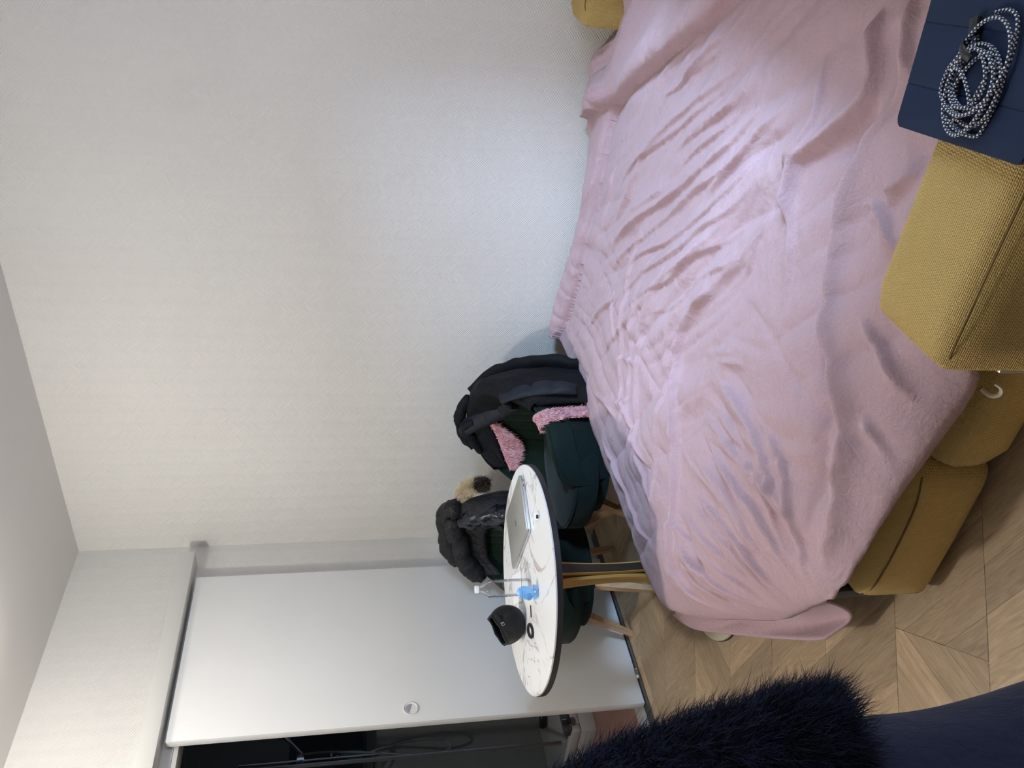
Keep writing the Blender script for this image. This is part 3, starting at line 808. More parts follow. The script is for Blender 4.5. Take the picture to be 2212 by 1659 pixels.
# rolled border along the wall
roll = smoothpath([(2.56, -0.28), (2.44, -0.20), (2.277, -0.20), (2.016, -0.18), (1.763, -0.15), (1.55, -0.10), (1.40, -0.06)], 40)
d, sd, fr = polydist(P2, roll)
sg2 = 1 if polydist(np.array([[(2.0, -0.05)]]), roll)[1][0, 0] > 0 else -1
ins = np.where(sd == sg2, d, -d)
zz += np.where(fr > 0.001, np.where(ins > 0, 0.036*np.clip(1-np.exp(-ins/0.011), 0, 1)*np.clip(dfa/0.03, 0, 1), -0.014*np.exp(ins/0.012)), 0)*sstep(fr/0.1)
# small creases everywhere, finer towards the hems
q3 = np.stack([DX*1.0, DY*0.55, 0*DX], -1)
zz += 0.0022*lump(q3, 14, 6, 2)+0.0012*lump(np.stack([DX, DY, 0*DX], -1), 60, 6, 9)+0.0016*lump(np.stack([DX*0.8+DY*0.5, DY*0.5-DX*0.3, 0*DX], -1), 34, 6, 3)
zz += 0.006*np.exp(-(dfo/0.10))*lump(np.stack([DX, DY, 0*DX], -1), 14, 5, 4)+0.005*np.exp(-(dn/0.12))*lump(np.stack([DX, DY*0.2, 0*DX], -1), 12, 5, 5)
def flow(ang, wgt, amp, fa, fc, seed):
    ca_, sa_ = math.cos(ang), math.sin(ang)
    al = DX*ca_+DY*sa_; ac = -DX*sa_+DY*ca_
    ac = ac+0.035*np.sin(al*4.1+seed)+0.012*np.sin(al*11+2*seed)
    n_ = lump(np.stack([al*fa, ac*fc, 0*DX], -1), 1.0, 6, seed)
    return amp*wgt*(np.abs(n_)**0.8*1.4-0.5)*np.clip(np.minimum(dn, dfo)/0.12, 0.12, 1)
w_up = sstep((DY+1.75)/0.25)*sstep((DX-1.75)/0.35)
w_ft = (1-sstep((DX-1.9)/0.3))*sstep((DY+1.6)/0.2)
w_nf = (1-sstep((DY+1.75)/0.25))*(1-sstep((DX-2.25)/0.3))
w_nr = (1-sstep((DY+1.85)/0.2))*sstep((DX-2.2)/0.3)
zz += flow(math.radians(139), w_up, 0.020, 1.3, 15, 1)+flow(math.radians(139), w_up, 0.006, 2.5, 34, 2)
zz += flow(math.radians(150), w_ft, 0.013, 2.2, 15, 3)+flow(math.radians(95), w_ft, 0.009, 3, 18, 4)
zz += flow(math.radians(-88), w_nf, 0.022, 1.8, 18, 5)+flow(math.radians(-70), w_nf, 0.006, 3, 34, 6)
zz += flow(math.radians(-35), w_nr, 0.016, 1.8, 16, 7)
DV = np.stack([DX, DY, zz], -1)
v, f = grid(DV, flip=False)
nz = np.cross(np.array(v[f[0][1]])-v[f[0][0]], np.array(v[f[0][3]])-v[f[0][0]])[2]
if nz < 0: f = [tuple(reversed(q)) for q in f]
duvet = obj('duvet', (v, f), M_duvet, loc=(2.3, -1.1, 0.36), label='crumpled dusty pink duvet spread over the opened mustard sofa bed', cat='duvet', ang=180)
sm = duvet.modifiers.new('thick', 'SOLIDIFY'); sm.thickness = 0.010; sm.offset = -1
# loose corner of the duvet that hangs open at the foot
fl_i = smoothpath([(1.215, -1.59, .290), (1.33, -1.675, .252), (1.46, -1.780, .222), (1.56, -1.865, .208), (1.69, -1.975, .195), (1.78, -2.04, .202), (1.85, -2.10, .235)], 60)
fl_o = smoothpath([(1.15, -1.56, .282), (1.128, -1.606, .215), (1.195, -1.688, .165), (1.298, -1.782, .150), (1.391, -1.868, .136), (1.479, -1.941, .132), (1.565, -2.013, .126), (1.652, -2.080, .128)], 60)
NK = 18
FL = np.zeros((60, NK, 3))
for q in range(NK):
    k_ = q/(NK-1)
    FL[:, q] = fl_i*(1-k_)+fl_o*k_
    sag = np.interp(np.linspace(0, 1, 60), [0, 0.25, 1], [0.004, 0.055, 0.085])
    FL[:, q, 2] -= sag*math.sin(PI*k_**0.8)
tt_ = np.linspace(0, 1, 60)[:, None]
FL[..., 2] += 0.006*np.sin(tt_*9+np.linspace(0, 3, NK)[None]*2)*np.linspace(0, 1, NK)[None]+0.004*lump(FL, 26, 5, 6)
FL[..., 2] = np.clip(FL[..., 2], 0.06, None)
fo = obj('hanging_corner', grid(FL), M_duvet, parent=duvet, ang=180)
sm = fo.modifiers.new('thick', 'SOLIDIFY'); sm.thickness = 0.008

# ================================================================== TABLE
TC = np.array([1.0555, -1.277]); TZ = 0.745
ta = math.atan2(0.665, -0.747)
def ell(rx, ry, n, c=TC, rot=ta):
    t = np.linspace(0, 2*PI, n, endpoint=False)
    x, y = rx*np.cos(t), ry*np.sin(t)
    return [(c[0]+a*math.cos(rot)-b*math.sin(rot), c[1]+a*math.sin(rot)+b*math.cos(rot)) for a, b in zip(x, y)]
table = thing('dining_table', (TC[0], TC[1], 0), 'oval dining table with white marble top and wooden legs beside the bed', 'table')
obj('table_top', prism(ell(0.472, 0.416, 96), TZ-0.005, TZ, 0.0015), M_marble, parent=table, label='white veined marble surface')
obj('table_edge', prism(ell(0.474, 0.418, 96), TZ-0.024, TZ-0.0052, 0.004), M_blackedge, parent=table, label='black edge band')
obj('mounting_plate', prism(ell(0.20, 0.20, 32), TZ-0.034, TZ-0.0242), M_blackedge, parent=table)
for k_ in range(4):
    a = math.radians(-97+90*k_)
    dr = np.array([math.cos(a), math.sin(a)])
    prof = [(0.052, 0.710), (0.036, 0.62), (0.026, 0.50), (0.023, 0.38), (0.030, 0.26), (0.055, 0.14), (0.105, 0.055), (0.150, 0.022)]
    pts = smoothpath([(TC[0]+dr[0]*r, TC[1]+dr[1]*r, z) for r, z in prof], 30)
    tw = np.array([-dr[1], dr[0], 0])
    def plank_leg(p, w_, th, sh):
        n_ = np.gradient(p, axis=0); n_ /= np.linalg.norm(n_, axis=1)[:, None]
        out = np.cross(tw, n_); out /= np.linalg.norm(out, axis=1)[:, None]
        if (out[0]*np.array([dr[0], dr[1], 0])).sum() < 0: out = -out
        wd = w_[:, None]
        ring = np.stack([p+tw*wd+out*(sh+th), p-tw*wd+out*(sh+th), p-tw*wd+out*sh, p+tw*wd+out*sh], 1)
        v, f = grid(ring, cv=True)
        n = len(p)
        return v, f+[(3, 2, 1, 0), tuple(range(4*n-4, 4*n))]
    wds = 0.026-0.008*np.sin(np.linspace(0, 1, 30)*PI)
    lg = obj('leg', plank_leg(pts, wds, 0.014, -0.004), M_amber, parent=table, ang=50)
    if k_ % 2:
        obj('leg_facing', plank_leg(pts, wds*0.88, 0.0022, 0.0102), M_darkwood, parent=lg, label='dark face of the leg', ang=50)
bs = obj('base_disc', lathe([(0.001, 0.0012), (0.268, 0.0012), (0.272, 0.004), (0.272, 0.014), (0.266, 0.019), (0.001, 0.021)], 72, (TC[0], TC[1], 0)), M_cream, parent=table, label='cream round base disc')
obj('base_rim', lathe([(0.2722, 0.0008), (0.2755, 0.0008), (0.2755, 0.007), (0.2722, 0.007)], 72, (TC[0], TC[1], 0)), M_blackedge, parent=bs, label='thin dark rim')

# ------------------------------------------------------------------ things on the table
lc = np.array([1.150, -1.088]); la = math.radians(160.6)
laptop = thing('laptop', (lc[0], lc[1], TZ), 'closed silver laptop lying on the marble table', 'laptop')
def rrect(hx, hy, r, n=6):
    out = []
    for sx, sy, a0 in ((1, 1, 0), (-1, 1, PI/2), (-1, -1, PI), (1, -1, 1.5*PI)):
        for t in np.linspace(0, PI/2, n): out.append((sx*(hx-r)+r*math.cos(a0+t), sy*(hy-r)+r*math.sin(a0+t)))
    return out
LT = TRS((lc[0], lc[1], TZ), (0, 0, la))
lb = obj('base', tf(prism(rrect(0.172, 0.117, 0.012), 0.0018, 0.0105, 0.0015), LT), M_aluedge, parent=laptop)
lid = obj('lid', tf(prism(rrect(0.172, 0.117, 0.012), 0.0114, 0.0172, 0.0015), LT), M_alu, parent=laptop)
obj('hinge_gap', tf(prism(rrect(0.1705, 0.1155, 0.012), 0.0105, 0.0114), LT), M_dark, parent=laptop, smooth=False)
# fruit emblem on the lid
ap = [(0.0, 0.0135), (0.004, 0.0155), (0.009, 0.0155), (0.0125, 0.012), (0.0105, 0.008), (0.0098, 0.004), (0.0115, 0.0), (0.0135, -0.002), (0.011, -0.009), (0.007, -0.0145), (0.003, -0.0155), (0.0, -0.0143),
      (-0.003, -0.0155), (-0.007, -0.0145), (-0.0115, -0.008), (-0.0135, 0.0), (-0.0125, 0.009), (-0.009, 0.0145), (-0.004, 0.0155)]
obj('emblem', comb(tf(prism(ap[::-1], 0.0172, 0.0175), LT@Matrix.Rotation(PI, 4, 'Z')), tf(prism([(0.0, 0.0175), (0.006, 0.019), (0.0055, 0.0245), (0.001, 0.022)], 0.0172, 0.0175), LT@Matrix.Rotation(PI, 4, 'Z'))), M_emblem, parent=lid, smooth=False, label='mirror grey emblem')
# two ports on the short side nearest the camera's right
for dy in (-0.070, -0.092):
    obj('port', tf(box(-0.1726, -0.1705, dy-0.0048, dy+0.0048, 0.0042, 0.0072), LT@Matrix.Rotation(0, 4, 'Z')), M_dark, parent=lb, smooth=False)
for sx in (-1, 1):
    for sy in (-1, 1):
        obj('rubber_foot', tf(lathe([(0.006, 0.0002), (0.006, 0.0018)], 12, (sx*0.15, sy*0.095, 0)), LT), M_dark, parent=laptop)

pp = np.array([0.885, -1.165]); pa = math.atan2(-0.304, -0.20)
paper = thing('paper_sheet', (pp[0], pp[1], TZ), 'loose white paper lying on the marble between laptop and black cap', 'paper')
PM = np.zeros((12, 16, 3))
e0 = np.array([0.845, -1.075]); e1 = np.array([1.010, -1.200]); d_ = np.array([-0.072, -0.088])
for i, a in enumerate(np.linspace(0, 1, 12)):
    for j, b in enumerate(np.linspace(0, 1, 16)):
        p = e0+(e1-e0)*a+d_*b*1.05
        PM[i, j] = (p[0], p[1], TZ+0.0008+0.003*max(0, a-0.45)**2*(0.4+0.6*b)*3)
ps = obj('sheet', grid(PM, flip=True), M_paper, parent=paper)
ps.modifiers.new('t', 'SOLIDIFY').thickness = 0.0006

chg = thing('charger_plug', (1.400, -1.311, TZ), 'tiny white charger plug with black port on marble near the laptop', 'charger')
CT = TRS((1.400, -1.311, TZ), (0, 0, math.radians(35)))
obj('body', tf(box(-0.013, 0.013, -0.014, 0.014, 0.0004, 0.017, 0.004, 3), CT), M_whiteplastic, parent=chg)
obj('port', tf(box(-0.0065, 0.0065, -0.0146, -0.0138, 0.004, 0.0125), CT), M_dark, parent=chg, smooth=False)

BC = (1.088, -1.352)
bottle = thing('water_bottle', (BC[0], BC[1], TZ), 'empty clear plastic water bottle with white cap on the marble table', 'bottle')
pf = [(0.001, 0.004), (0.018, 0.0006), (0.026, 0.001), (0.0295, 0.006), (0.031, 0.014)]
z = 0.018
while z < 0.145:
    big = z > 0.075
    pf += [(0.0312, z), (0.0305 if not big else 0.0299, z+0.006), (0.0312, z+0.012)]; z += 0.0145 if not big else 0.0170
pf += [(0.0305, 0.150), (0.028, 0.158), (0.021, 0.170), (0.0145, 0.179), (0.0118, 0.184), (0.0115, 0.186), (0.0135, 0.1865), (0.0135, 0.188), (0.011, 0.1885), (0.011, 0.190)]
bd = lathe(pf, 40, (BC[0], BC[1], TZ+0.0003))
obj('bottle_body', (bd[0], bd[1][:-1]), M_pet, parent=bottle)
capf = [(0.001, 0.203), (0.0128, 0.203), (0.0138, 0.2015), (0.0138, 0.1895), (0.012, 0.1893)]
cp = lathe([(r, z) for r, z in capf[::-1]], 32, (BC[0], BC[1], TZ+0.0003))
obj('screw_cap', cp, M_whiteplastic, parent=bottle, label='white screw cap')

FC = (1.175, -1.452)
fish = thing('whale_toy', (FC[0], FC[1], TZ), 'small light blue whale shaped toy standing on its tail by the bottle', 'toy')
FR = math.radians(35)      # faces the camera
FT = TRS((FC[0], FC[1], TZ), (0, 0, FR))
rings = []
for s_ in np.linspace(0, 1, 22):
    z = 0.016+s_*0.060; hw = 0.023*(math.sin((s_*0.86+0.10)*PI))**0.6; hd = 0.016*(math.sin((s_*0.86+0.10)*PI))**0.6
    x0_ = -0.004+0.006*s_
    if s_ > 0.62: hw *= 1+0.035*math.sin((s_-0.62)*95)
    rings.append([(x0_+hw*math.cos(a), hd*math.sin(a), z) for a in np.linspace(0, 2*PI, 24, endpoint=False)])
bv, bf = grid(np.array(rings), cv=True)
obj('body', tf((bv, bf+[tuple(reversed(range(24))), tuple(range(21*24, 22*24))]), FT), M_blue, parent=fish)
for s_ in (-1, 1):
    fl = [(0.0, 0.0), (s_*0.010, -0.004), (s_*0.024, 0.002), (s_*0.027, 0.012), (s_*0.018, 0.016), (s_*0.006, 0.012)]
    if s_ < 0: fl = fl[::-1]
    vv = prism(fl, -0.005, 0.005, 0.002)
    vv = (np.stack([vv[0][:, 0], vv[0][:, 2], vv[0][:, 1]+0.0045], 1), [tuple(reversed(q)) for q in vv[1]])
    obj('tail_fin', tf(vv, FT), M_blue, parent=fish)
sp = lathe([(0.001, -0.001), (0.013, 0.0), (0.0125, 0.0035), (0.010, 0.006), (0.005, 0.0078), (0.001, 0.0082)], 20)
obj('eye', tf(sp, FT@TRS((-0.012, -0.0125, 0.036), (PI/2, 0, 0))), M_bluegel, parent=fish, label='round darker blue bubble')
for z in (0.056, 0.062, 0.068):
    obj('rib', tf(tube(smoothpath([(-0.018, -0.010, z), (0.0, -0.0175, z+0.001), (0.020, -0.010, z+0.002)], 12), 0.0018, 6), FT), M_blue, parent=fish)

pn = obj('hair_pin', tube([(1.042, -1.398, TZ+0.0022), (1.013, -1.430, TZ+0.0022)], 0.0019, 8), M_dark, loc=(1.027, -1.414, TZ), label='thin dark hair pin lying on the marble beside the hair tie', cat='hair pin')
# hair tie
tp = [(0.965+0.040*math.cos(a)*math.cos(2.25)-0.022*math.sin(a)*math.sin(2.25)+0.006, -1.455+0.040*math.cos(a)*math.sin(2.25)+0.022*math.sin(a)*math.cos(2.25), TZ+0.0052+0.0006*math.sin(3*a)) for a in np.linspace(0, 2*PI, 40, endpoint=False)]
obj('hair_tie', tube(tp, 0.0046, 8, closed=True), M_hair, loc=(0.97, -1.455, TZ), label='black elastic hair tie loop on the marble in front of the cap', cat='hair tie')

# baseball cap lying on its crown side, opening up and away
KC = (0.885, -1.352)
capt = thing('baseball_cap', (KC[0], KC[1], TZ), 'black baseball cap resting on the marble table near the sliding door', 'cap')
vl = np.array([-0.821, -0.571, 0]); vb = np.array([0.747, -0.665, 0])      # camera's left and towards the camera, on the table
def capP(a, b, c): return np.array([KC[0], KC[1], TZ])+vl*a+vb*b+np.array([0, 0, c])
ax_open = np.array([0.46, 0.10, 0.84]); ax_open /= np.linalg.norm(ax_open)   # (left, near, up): the open side of the crown
e1_ = np.cross(ax_open, (1, 0, 0.3)); e1_ /= np.linalg.norm(e1_); e2_ = np.cross(ax_open, e1_)
ctr = np.array([0.0, 0.0, 0.066])
Q = []
for s_ in np.linspace(0.0, 1.0, 20):
    row = []
    ph = s_*PI*0.70
    for a in np.linspace(0, 2*PI, 48, endpoint=False):
        rr_ = 0.069*math.sin(ph)**0.9*(1+0.04*math.sin(6*a))
        hgt = -0.069*math.cos(ph)
        p = ctr+ax_open*hgt+e1_*rr_*math.cos(a)+e2_*rr_*1.05*math.sin(a)
        p = p+0.0035*np.array([math.sin(5*a+s_*4), math.cos(4*a), math.sin(3*a+2)])*s_
        p[2] = max(p[2], 0.0012)
        row.append(capP(*p))
    Q.append(row)
cv_, cf_ = grid(np.array(Q), cv=True)
crown = obj('crown', (cv_, cf_), M_cap, parent=capt, ang=180)
sm = crown.modifiers.new('t', 'SOLIDIFY'); sm.thickness = 0.003; sm.offset = 0
for a in np.linspace(0, 2*PI, 6, endpoint=False):
    i = int(a/(2*PI)*48) % 48
    obj('seam', tube(np.array([Q[k][i] for k in range(2, 20)])+np.array([0, 0, 0.001]), 0.0013, 5), M_cap, parent=crown)
rim = np.array([Q[19][i] for i in range(48)])
obj('sweatband', tube(rim, 0.0045, 8, closed=True), M_cap, parent=capt)
# visor folded away behind, its end sticking up at the left
fd = np.array([0.55, -0.83, 0.0]); fd -= ax_open*fd.dot(ax_open); fd /= np.linalg.norm(fd); fs = np.cross(ax_open, fd)
V0 = [capP(*(ctr+ax_open*0.020+fd*0.063*math.cos(a)+fs*0.066*math.sin(a))) for a in np.linspace(-1.0, 1.0, 16)]
V1 = [capP(*(ctr+ax_open*(0.020+0.006)+fd*(0.063*math.cos(a)+0.052*math.cos(a*1.5))+fs*0.062*math.sin(a))) for a in np.linspace(-1.0, 1.0, 16)]
vs = obj('visor', grid(np.array([[np.array(a)*(1-k)+np.array(b)*k for a, b in zip(V0, V1)] for k in np.linspace(0, 1, 6)])), M_cap, parent=capt)
sm = vs.modifiers.new('t', 'SOLIDIFY'); sm.thickness = 0.004
nb_ = np.array([-0.25, 0.93, 0.10]); nb_ -= ax_open*nb_.dot(ax_open); nb_ /= np.linalg.norm(nb_); sb_ = np.cross(ax_open, nb_)
obj('strap', tube(smoothpath([capP(*(ctr+ax_open*0.028+nb_*0.066*math.cos(a)+sb_*0.066*math.sin(a))) for a in np.linspace(-0.75, 0.75, 12)], 30), 0.009, 8, flat=(0.9, 0.3)), M_cap, parent=capt)
bk = capP(*(ctr+ax_open*0.028+nb_*0.069))
w3 = lambda q: vl*q[0]+vb*q[1]+np.array([0, 0, q[2]])
X_, Y_, Z_ = w3(sb_), w3(nb_), w3(ax_open)
Bm = Matrix(((X_[0], Y_[0], Z_[0], bk[0]), (X_[1], Y_[1], Z_[1], bk[1]), (X_[2], Y_[2], Z_[2], bk[2]), (0, 0, 0, 1)))
obj('buckle', tf(comb(box(-0.011, 0.011, 0.002, 0.005, 0.006, 0.009), box(-0.011, 0.011, 0.002, 0.005, -0.009, -0.006), box(-0.011, -0.008, 0.002, 0.005, -0.006, 0.006), box(0.004, 0.011, 0.002, 0.005, -0.006, 0.006)), Bm@Matrix.Scale(0.62, 4)), M_brass, parent=capt, label='dull metal strap buckle')

# ================================================================== CHAIRS
def rim_z(a):   # a: angle from the back, radians
    d = abs(a)*180/PI
    return float(np.interp(d, [0, 35, 60, 80, 100, 122, 140, 150], [0.815, 0.79, 0.70, 0.60, 0.565, 0.55, 0.52, 0.47]))
A0, A1 = math.radians(-147), math.radians(147)
RX, RY = 0.308, 0.29
def cpos(a, k, z):
    e = 2.3
    s_, c_ = math.sin(a), math.cos(a)
    r = (abs(s_)**e+abs(c_)**e)**(-1/e)
    ry = RY if c_ > 0 else RY+0.045*min(1, -c_*2)
    return np.array([-RX*k*r*s_, -ry*k*r*c_, z])
chair = thing('tub_chair', (0, 0, 0), 'x', 'chair', 'green velvet tub chairs')
NA = 73
AA = np.linspace(A0, A1, NA)
rows = []
for a in AA:
    rz = rim_z(a); prof = [(0.70, 0.292), (0.78, 0.300), (0.85, 0.35), (0.93, 0.46), (0.985, rz-0.10), (1.0, rz-0.035), (0.985, rz-0.008), (0.945, rz), (0.905, rz-0.008), (0.89, rz-0.04), (0.86, (rz+0.42)/2), (0.83, 0.42)]
    if rz < 0.54: prof = [(k, min(z, rz)) for k, z in prof]
    rows.append([cpos(a, k, z) for k, z in prof])
rows = np.array(rows)
sv, sf = grid(rows)
np_ = rows.shape[1]
sf = [tuple(reversed(q)) for q in sf]+[tuple(range(np_)), tuple(reversed(range((NA-1)*np_, NA*np_)))]
obj('shell', (sv, sf), M_velvet, parent=chair, ang=60)
# bottom pan
obj('bottom_pan', prism([(p[0]*0.78, p[1]*0.78) for p in [cpos(a, 1, 0) for a in np.linspace(-PI, PI, 48, endpoint=False)]][::-1], 0.285, 0.345, 0.012), M_velvet, parent=chair)
# pleated inner back
pads = []
NB = 221
for a in np.linspace(math.radians(-118), math.radians(118), NB):
    rz = rim_z(a); u = (a+math.radians(118))/math.radians(236)
    rib = abs(math.sin(u*PI*20))**0.5
    row = []
    for t in np.linspace(0, 1, 14):
        z = 0.43+(rz-0.045-0.43)*t
        k = 0.835+(0.895-0.835)*t-0.055-0.022*rib*min(1, 6*(1-t)+0.1)
        if t > 0.93: k += 0.05
        row.append(cpos(a, k, z))
    pads.append(row)
pv, pf_ = grid(np.array(pads))
obj('back_pad', (pv, pf_), M_velvet2, parent=chair, ang=180, label='pleated inner back padding')
obj('piping', tube([cpos(a, 0.945, rim_z(a)+0.004) for a in np.linspace(math.radians(-145), math.radians(145), 96)], 0.0085, 8), M_velvet2, parent=chair)
# seat cushion pushed forward between the arms
so = sell(0.242, 0.285, 48, 2.6, (0, 0.055))
bm = bmesh.new()
lay = []
for z, k in ((0.345, 0.90), (0.352, 0.96), (0.37, 1.0), (0.43, 1.0), (0.455, 0.97), (0.468, 0.88), (0.474, 0.6), (0.476, 0.2)):
    lay.append([(0.0+(x)*k, 0.055+(y-0.055)*k, z) for x, y in so])
cv2, cf2 = grid(np.array(lay), cv=True, flip=True)
cf2 = cf2+[tuple(reversed(range(48))), tuple(range(7*48, 8*48))]
obj('seat', (cv2, [tuple(reversed(q)) for q in cf2][:0]+cf2), M_velvet, parent=chair)
obj('seat_piping', tube([(x*0.985, 0.055+(y-0.055)*0.985, 0.448) for x, y in so], 0.005, 6, closed=True), M_velvet2, parent=chair)
for sx in (-1, 1):
    for sy in (-1, 1):
        p0 = np.array([sx*0.150, sy*0.150, 0.290]); p1 = np.array([sx*0.242, sy*0.242, 0.0])
        q0 = np.array([1, 0, 0]); q1 = np.array([0, 1, 0])
        h0, h1 = 0.020, 0.0125
        vv = [p0+q0*a*h0+q1*b*h0 for a, b in ((-1, -1), (1, -1), (1, 1), (-1, 1))]+[p1+q0*a*h1+q1*b*h1+np.array([0, 0, 0.0006]) for a, b in ((-1, -1), (1, -1), (1, 1), (-1, 1))]
        lg = obj('leg', (np.array(vv), [(0, 1, 2, 3), (7, 6, 5, 4), (0, 4, 5, 1), (1, 5, 6, 2), (2, 6, 7, 3), (3, 7, 4, 0)]), M_beech, parent=chair, smooth=False)
        obj('leg_plate', box(sx*0.147-0.03, sx*0.147+0.03, sy*0.147-0.03, sy*0.147+0.03, 0.275, 0.286, 0.002), M_dark, parent=lg)
def copytree(o, parent=None):
    c = o.copy(); C.objects.link(c)
    if parent is not None: c.parent = parent
    for ch in list(o.children): copytree(ch, c)
    return c
ch2 = copytree(chair)
CH1 = ((1.0, -0.50), math.radians(165)); CH2 = ((0.365, -0.632), math.radians(165))
chair.location = (*CH1[0], 0); chair.rotation_euler = (0, 0, CH1[1])
ch2.location = (*CH2[0], 0); ch2.rotation_euler = (0, 0, CH2[1])
chair['label'] = 'dark green tub chair against the bed foot, draped with a black jacket and pink cardigan'
ch2['label'] = 'dark green tub chair by the white sliding door, behind the marble table'

# ================================================================== GARMENTS ON THE CHAIRS
def chair_world(ch, p):
    (cx, cy), t = ch
    p = np.asarray(p, float)
    x, y = p[..., 0], p[..., 1]
    return np.stack([cx+x*math.cos(t)-y*math.sin(t), cy+x*math.sin(t)+y*math.cos(t), p[..., 2]], -1)
def ca(a, k, z): return cpos(math.radians(a), k, z)
rng = np.random.RandomState(11)
def drape(a0, a1, n, zout, zin, kout, kin, thick, seed, amp, quilt=0.0, qn=12):
    """a garment hung over the backrest: from the outside hem, over the rim, to the inside hem"""
    rows = []
    for i, a in enumerate(np.linspace(a0, a1, n)):
        ar = math.radians(a); rz = rim_z(ar); zo, zi, ko, ki = zout(a), zin(a), kout(a), kin(a)
        top = rz+thick
        pr = [(ko, zo), (ko*0.995, zo+(rz-zo)*0.35), (ko*0.985, zo+(rz-zo)*0.7), (min(ko*0.97, 1.14), rz-0.01), (1.06, top-0.012), (0.97, top), (0.885, top-0.012), (0.845, rz-0.02), (ki, (rz+zi)/2-0.01), (ki, zi)]
        pr = smoothpath([(k, z, 0) for k, z in pr], 44)
        rows.append([cpos(ar, k, z) for k, z, _ in pr])
    G = np.array(rows)
    cen = np.array([0, 0, 0])
    out = G.copy(); out[..., 2] = 0; out /= np.linalg.norm(out, axis=-1)[..., None]
    t_ = np.linspace(0, 1, 44)[None, :]; sgn_ = np.where(t_ < 0.62, 1.0, -0.35)
    G2 = G*np.array([1, 1, 0.6])
    d = amp*lump(G2, 16, 6, seed)+amp*0.5*lump(G2, 38, 6, seed+1)
    if quilt: d = d+quilt*np.abs(np.sin(np.linspace(0, PI*qn, n)))[:, None]**0.5
    G = G+out*(d*sgn_)[..., None]; G[..., 2] += 0.5*np.abs(d)*np.exp(-((t_-0.6)/0.2)**2)
    return G
# black jacket over the right-hand chair
jk = thing('black_jacket', (1.08, -0.25, 0.80), 'black quilted jacket slung over the back of the chair nearest the bed', 'jacket')
I = lambda xs, ys: (lambda a: float(np.interp(a, xs, ys)))
G = drape(-66, 84, 90, I([-66, 0, 40, 84], [0.56, 0.42, 0.33, 0.345]), I([-66, -40, -12, 20, 45, 70, 84], [0.655, 0.685, 0.735, 0.665, 0.62, 0.555, 0.545]),
          I([-66, 0, 25, 55, 75, 84], [1.05, 1.14, 1.25, 1.27, 1.20, 1.06]), I([-66, 84], [0.775, 0.775]), 0.030, 3, 0.012)
o = obj('body', grid(chair_world(CH1, G)), M_black, parent=jk, ang=180)
sm = o.modifiers.new('t', 'SOLIDIFY'); sm.thickness = 0.008; sm.offset = 0
# quilted front edge folded outwards
bp_ = [ca(-30, .95, .862), ca(-8, .80, .765), (0.72, 0, 0)]
bpath = smoothpath([ca(-34, 1.00, .850), ca(-22, .86, .845), ca(-2, .775, .755), ca(34, .755, .665), ca(60, .84, .715), ca(68, 1.0, .700), ca(73, 1.16, .60), ca(77, 1.24, .50), ca(79, 1.24, .43)], 80)
wd = np.interp(np.linspace(0, 1, 80), [0, 0.1, 0.5, 0.85, 1.0], [0.034, 0.040, 0.042, 0.044, 0.030])
qp = np.abs(np.sin(np.linspace(0, PI*9, 80)))**0.4
def strap(path, wdt, th, nrmdir=None, seg=14):
    P = path; T = np.gradient(P, axis=0); T /= np.linalg.norm(T, axis=1)[:, None]
    rad = P.copy(); rad[:, 2] = 0; rad /= np.linalg.norm(rad, axis=1)[:, None]
    rings = []
    for i in range(len(P)):
        nrm = np.array([0, 0, 1.0])*0.6-rad[i]*0.5 if i < len(P)*0.62 else rad[i]*0.9+np.array([0, 0, 0.4])
        nrm -= T[i]*nrm.dot(T[i]); nrm /= np.linalg.norm(nrm); b = np.cross(T[i], nrm)
        a = np.linspace(0, 2*PI, seg, endpoint=False)
        rings.append(P[i]+np.cos(a)[:, None]*b*wdt[i]+np.sin(a)[:, None]*nrm*th[i])
    v, f = grid(np.array(rings), cv=True)
    return v, f+[tuple(reversed(range(seg))), tuple(range((len(P)-1)*seg, len(P)*seg))]
bv, bf = strap(bpath, wd, 0.006+0.016*qp)
bd_ = obj('quilted_placket', (chair_world(CH1, bv), bf), M_blackquilt, parent=jk, label='quilted facing turned outwards')
for k_ in (0.34, 0.47, 0.60, 0.74, 0.86):
    i = int(k_*79)
# collar bunched up on the rim
for cpts, r_ in (([ca(-46, .93, .80), ca(-34, .97, .845), ca(-20, 1.0, .870), ca(-4, 1.0, .868), ca(10, 1.03, .850)], 0.030), ([ca(-50, .86, .765), ca(-36, .86, .815), ca(-22, .87, .848), ca(-10, .80, .815)], 0.026), ([ca(-14, 1.02, .872), ca(-20, 0.98, .885), ca(-26, .92, .880)], 0.020)):
    p_ = smoothpath(cpts, 26)
    v, f = tube(p_, r_*np.sin(np.linspace(0.25, PI-0.25, 26))**0.5, 14)
    v = v+0.006*lump(v, 40, 5, 8)[:, None]*np.array([1, 1, 1])
    obj('collar', (chair_world(CH1, v), f), M_black, parent=jk, ang=180)
# sleeve hanging down the outside
p_ = smoothpath([ca(6, 1.10, .80), ca(20, 1.24, .72), ca(32, 1.32, .60), ca(44, 1.34, .47), ca(50, 1.30, .36)], 40)
v, f = tube(p_, np.linspace(0.062, 0.045, 40), 16, flat=(1, 0.6))
v = v+0.007*lump(v, 30, 6, 9)[:, None]
obj('sleeve', (chair_world(CH1, v), f), M_black, parent=jk, ang=180)
bt = chair_world(CH1, ca(57, .815, .725))
obj('snap_button', tf(lathe([(0.001, 0.004), (0.006, 0.003), (0.0075, 0.0), (0.001, -0.002)], 14), TRS(tuple(bt), (0.5, 0.7, 0))), M_whiteplastic, parent=jk, label='small white snap button')

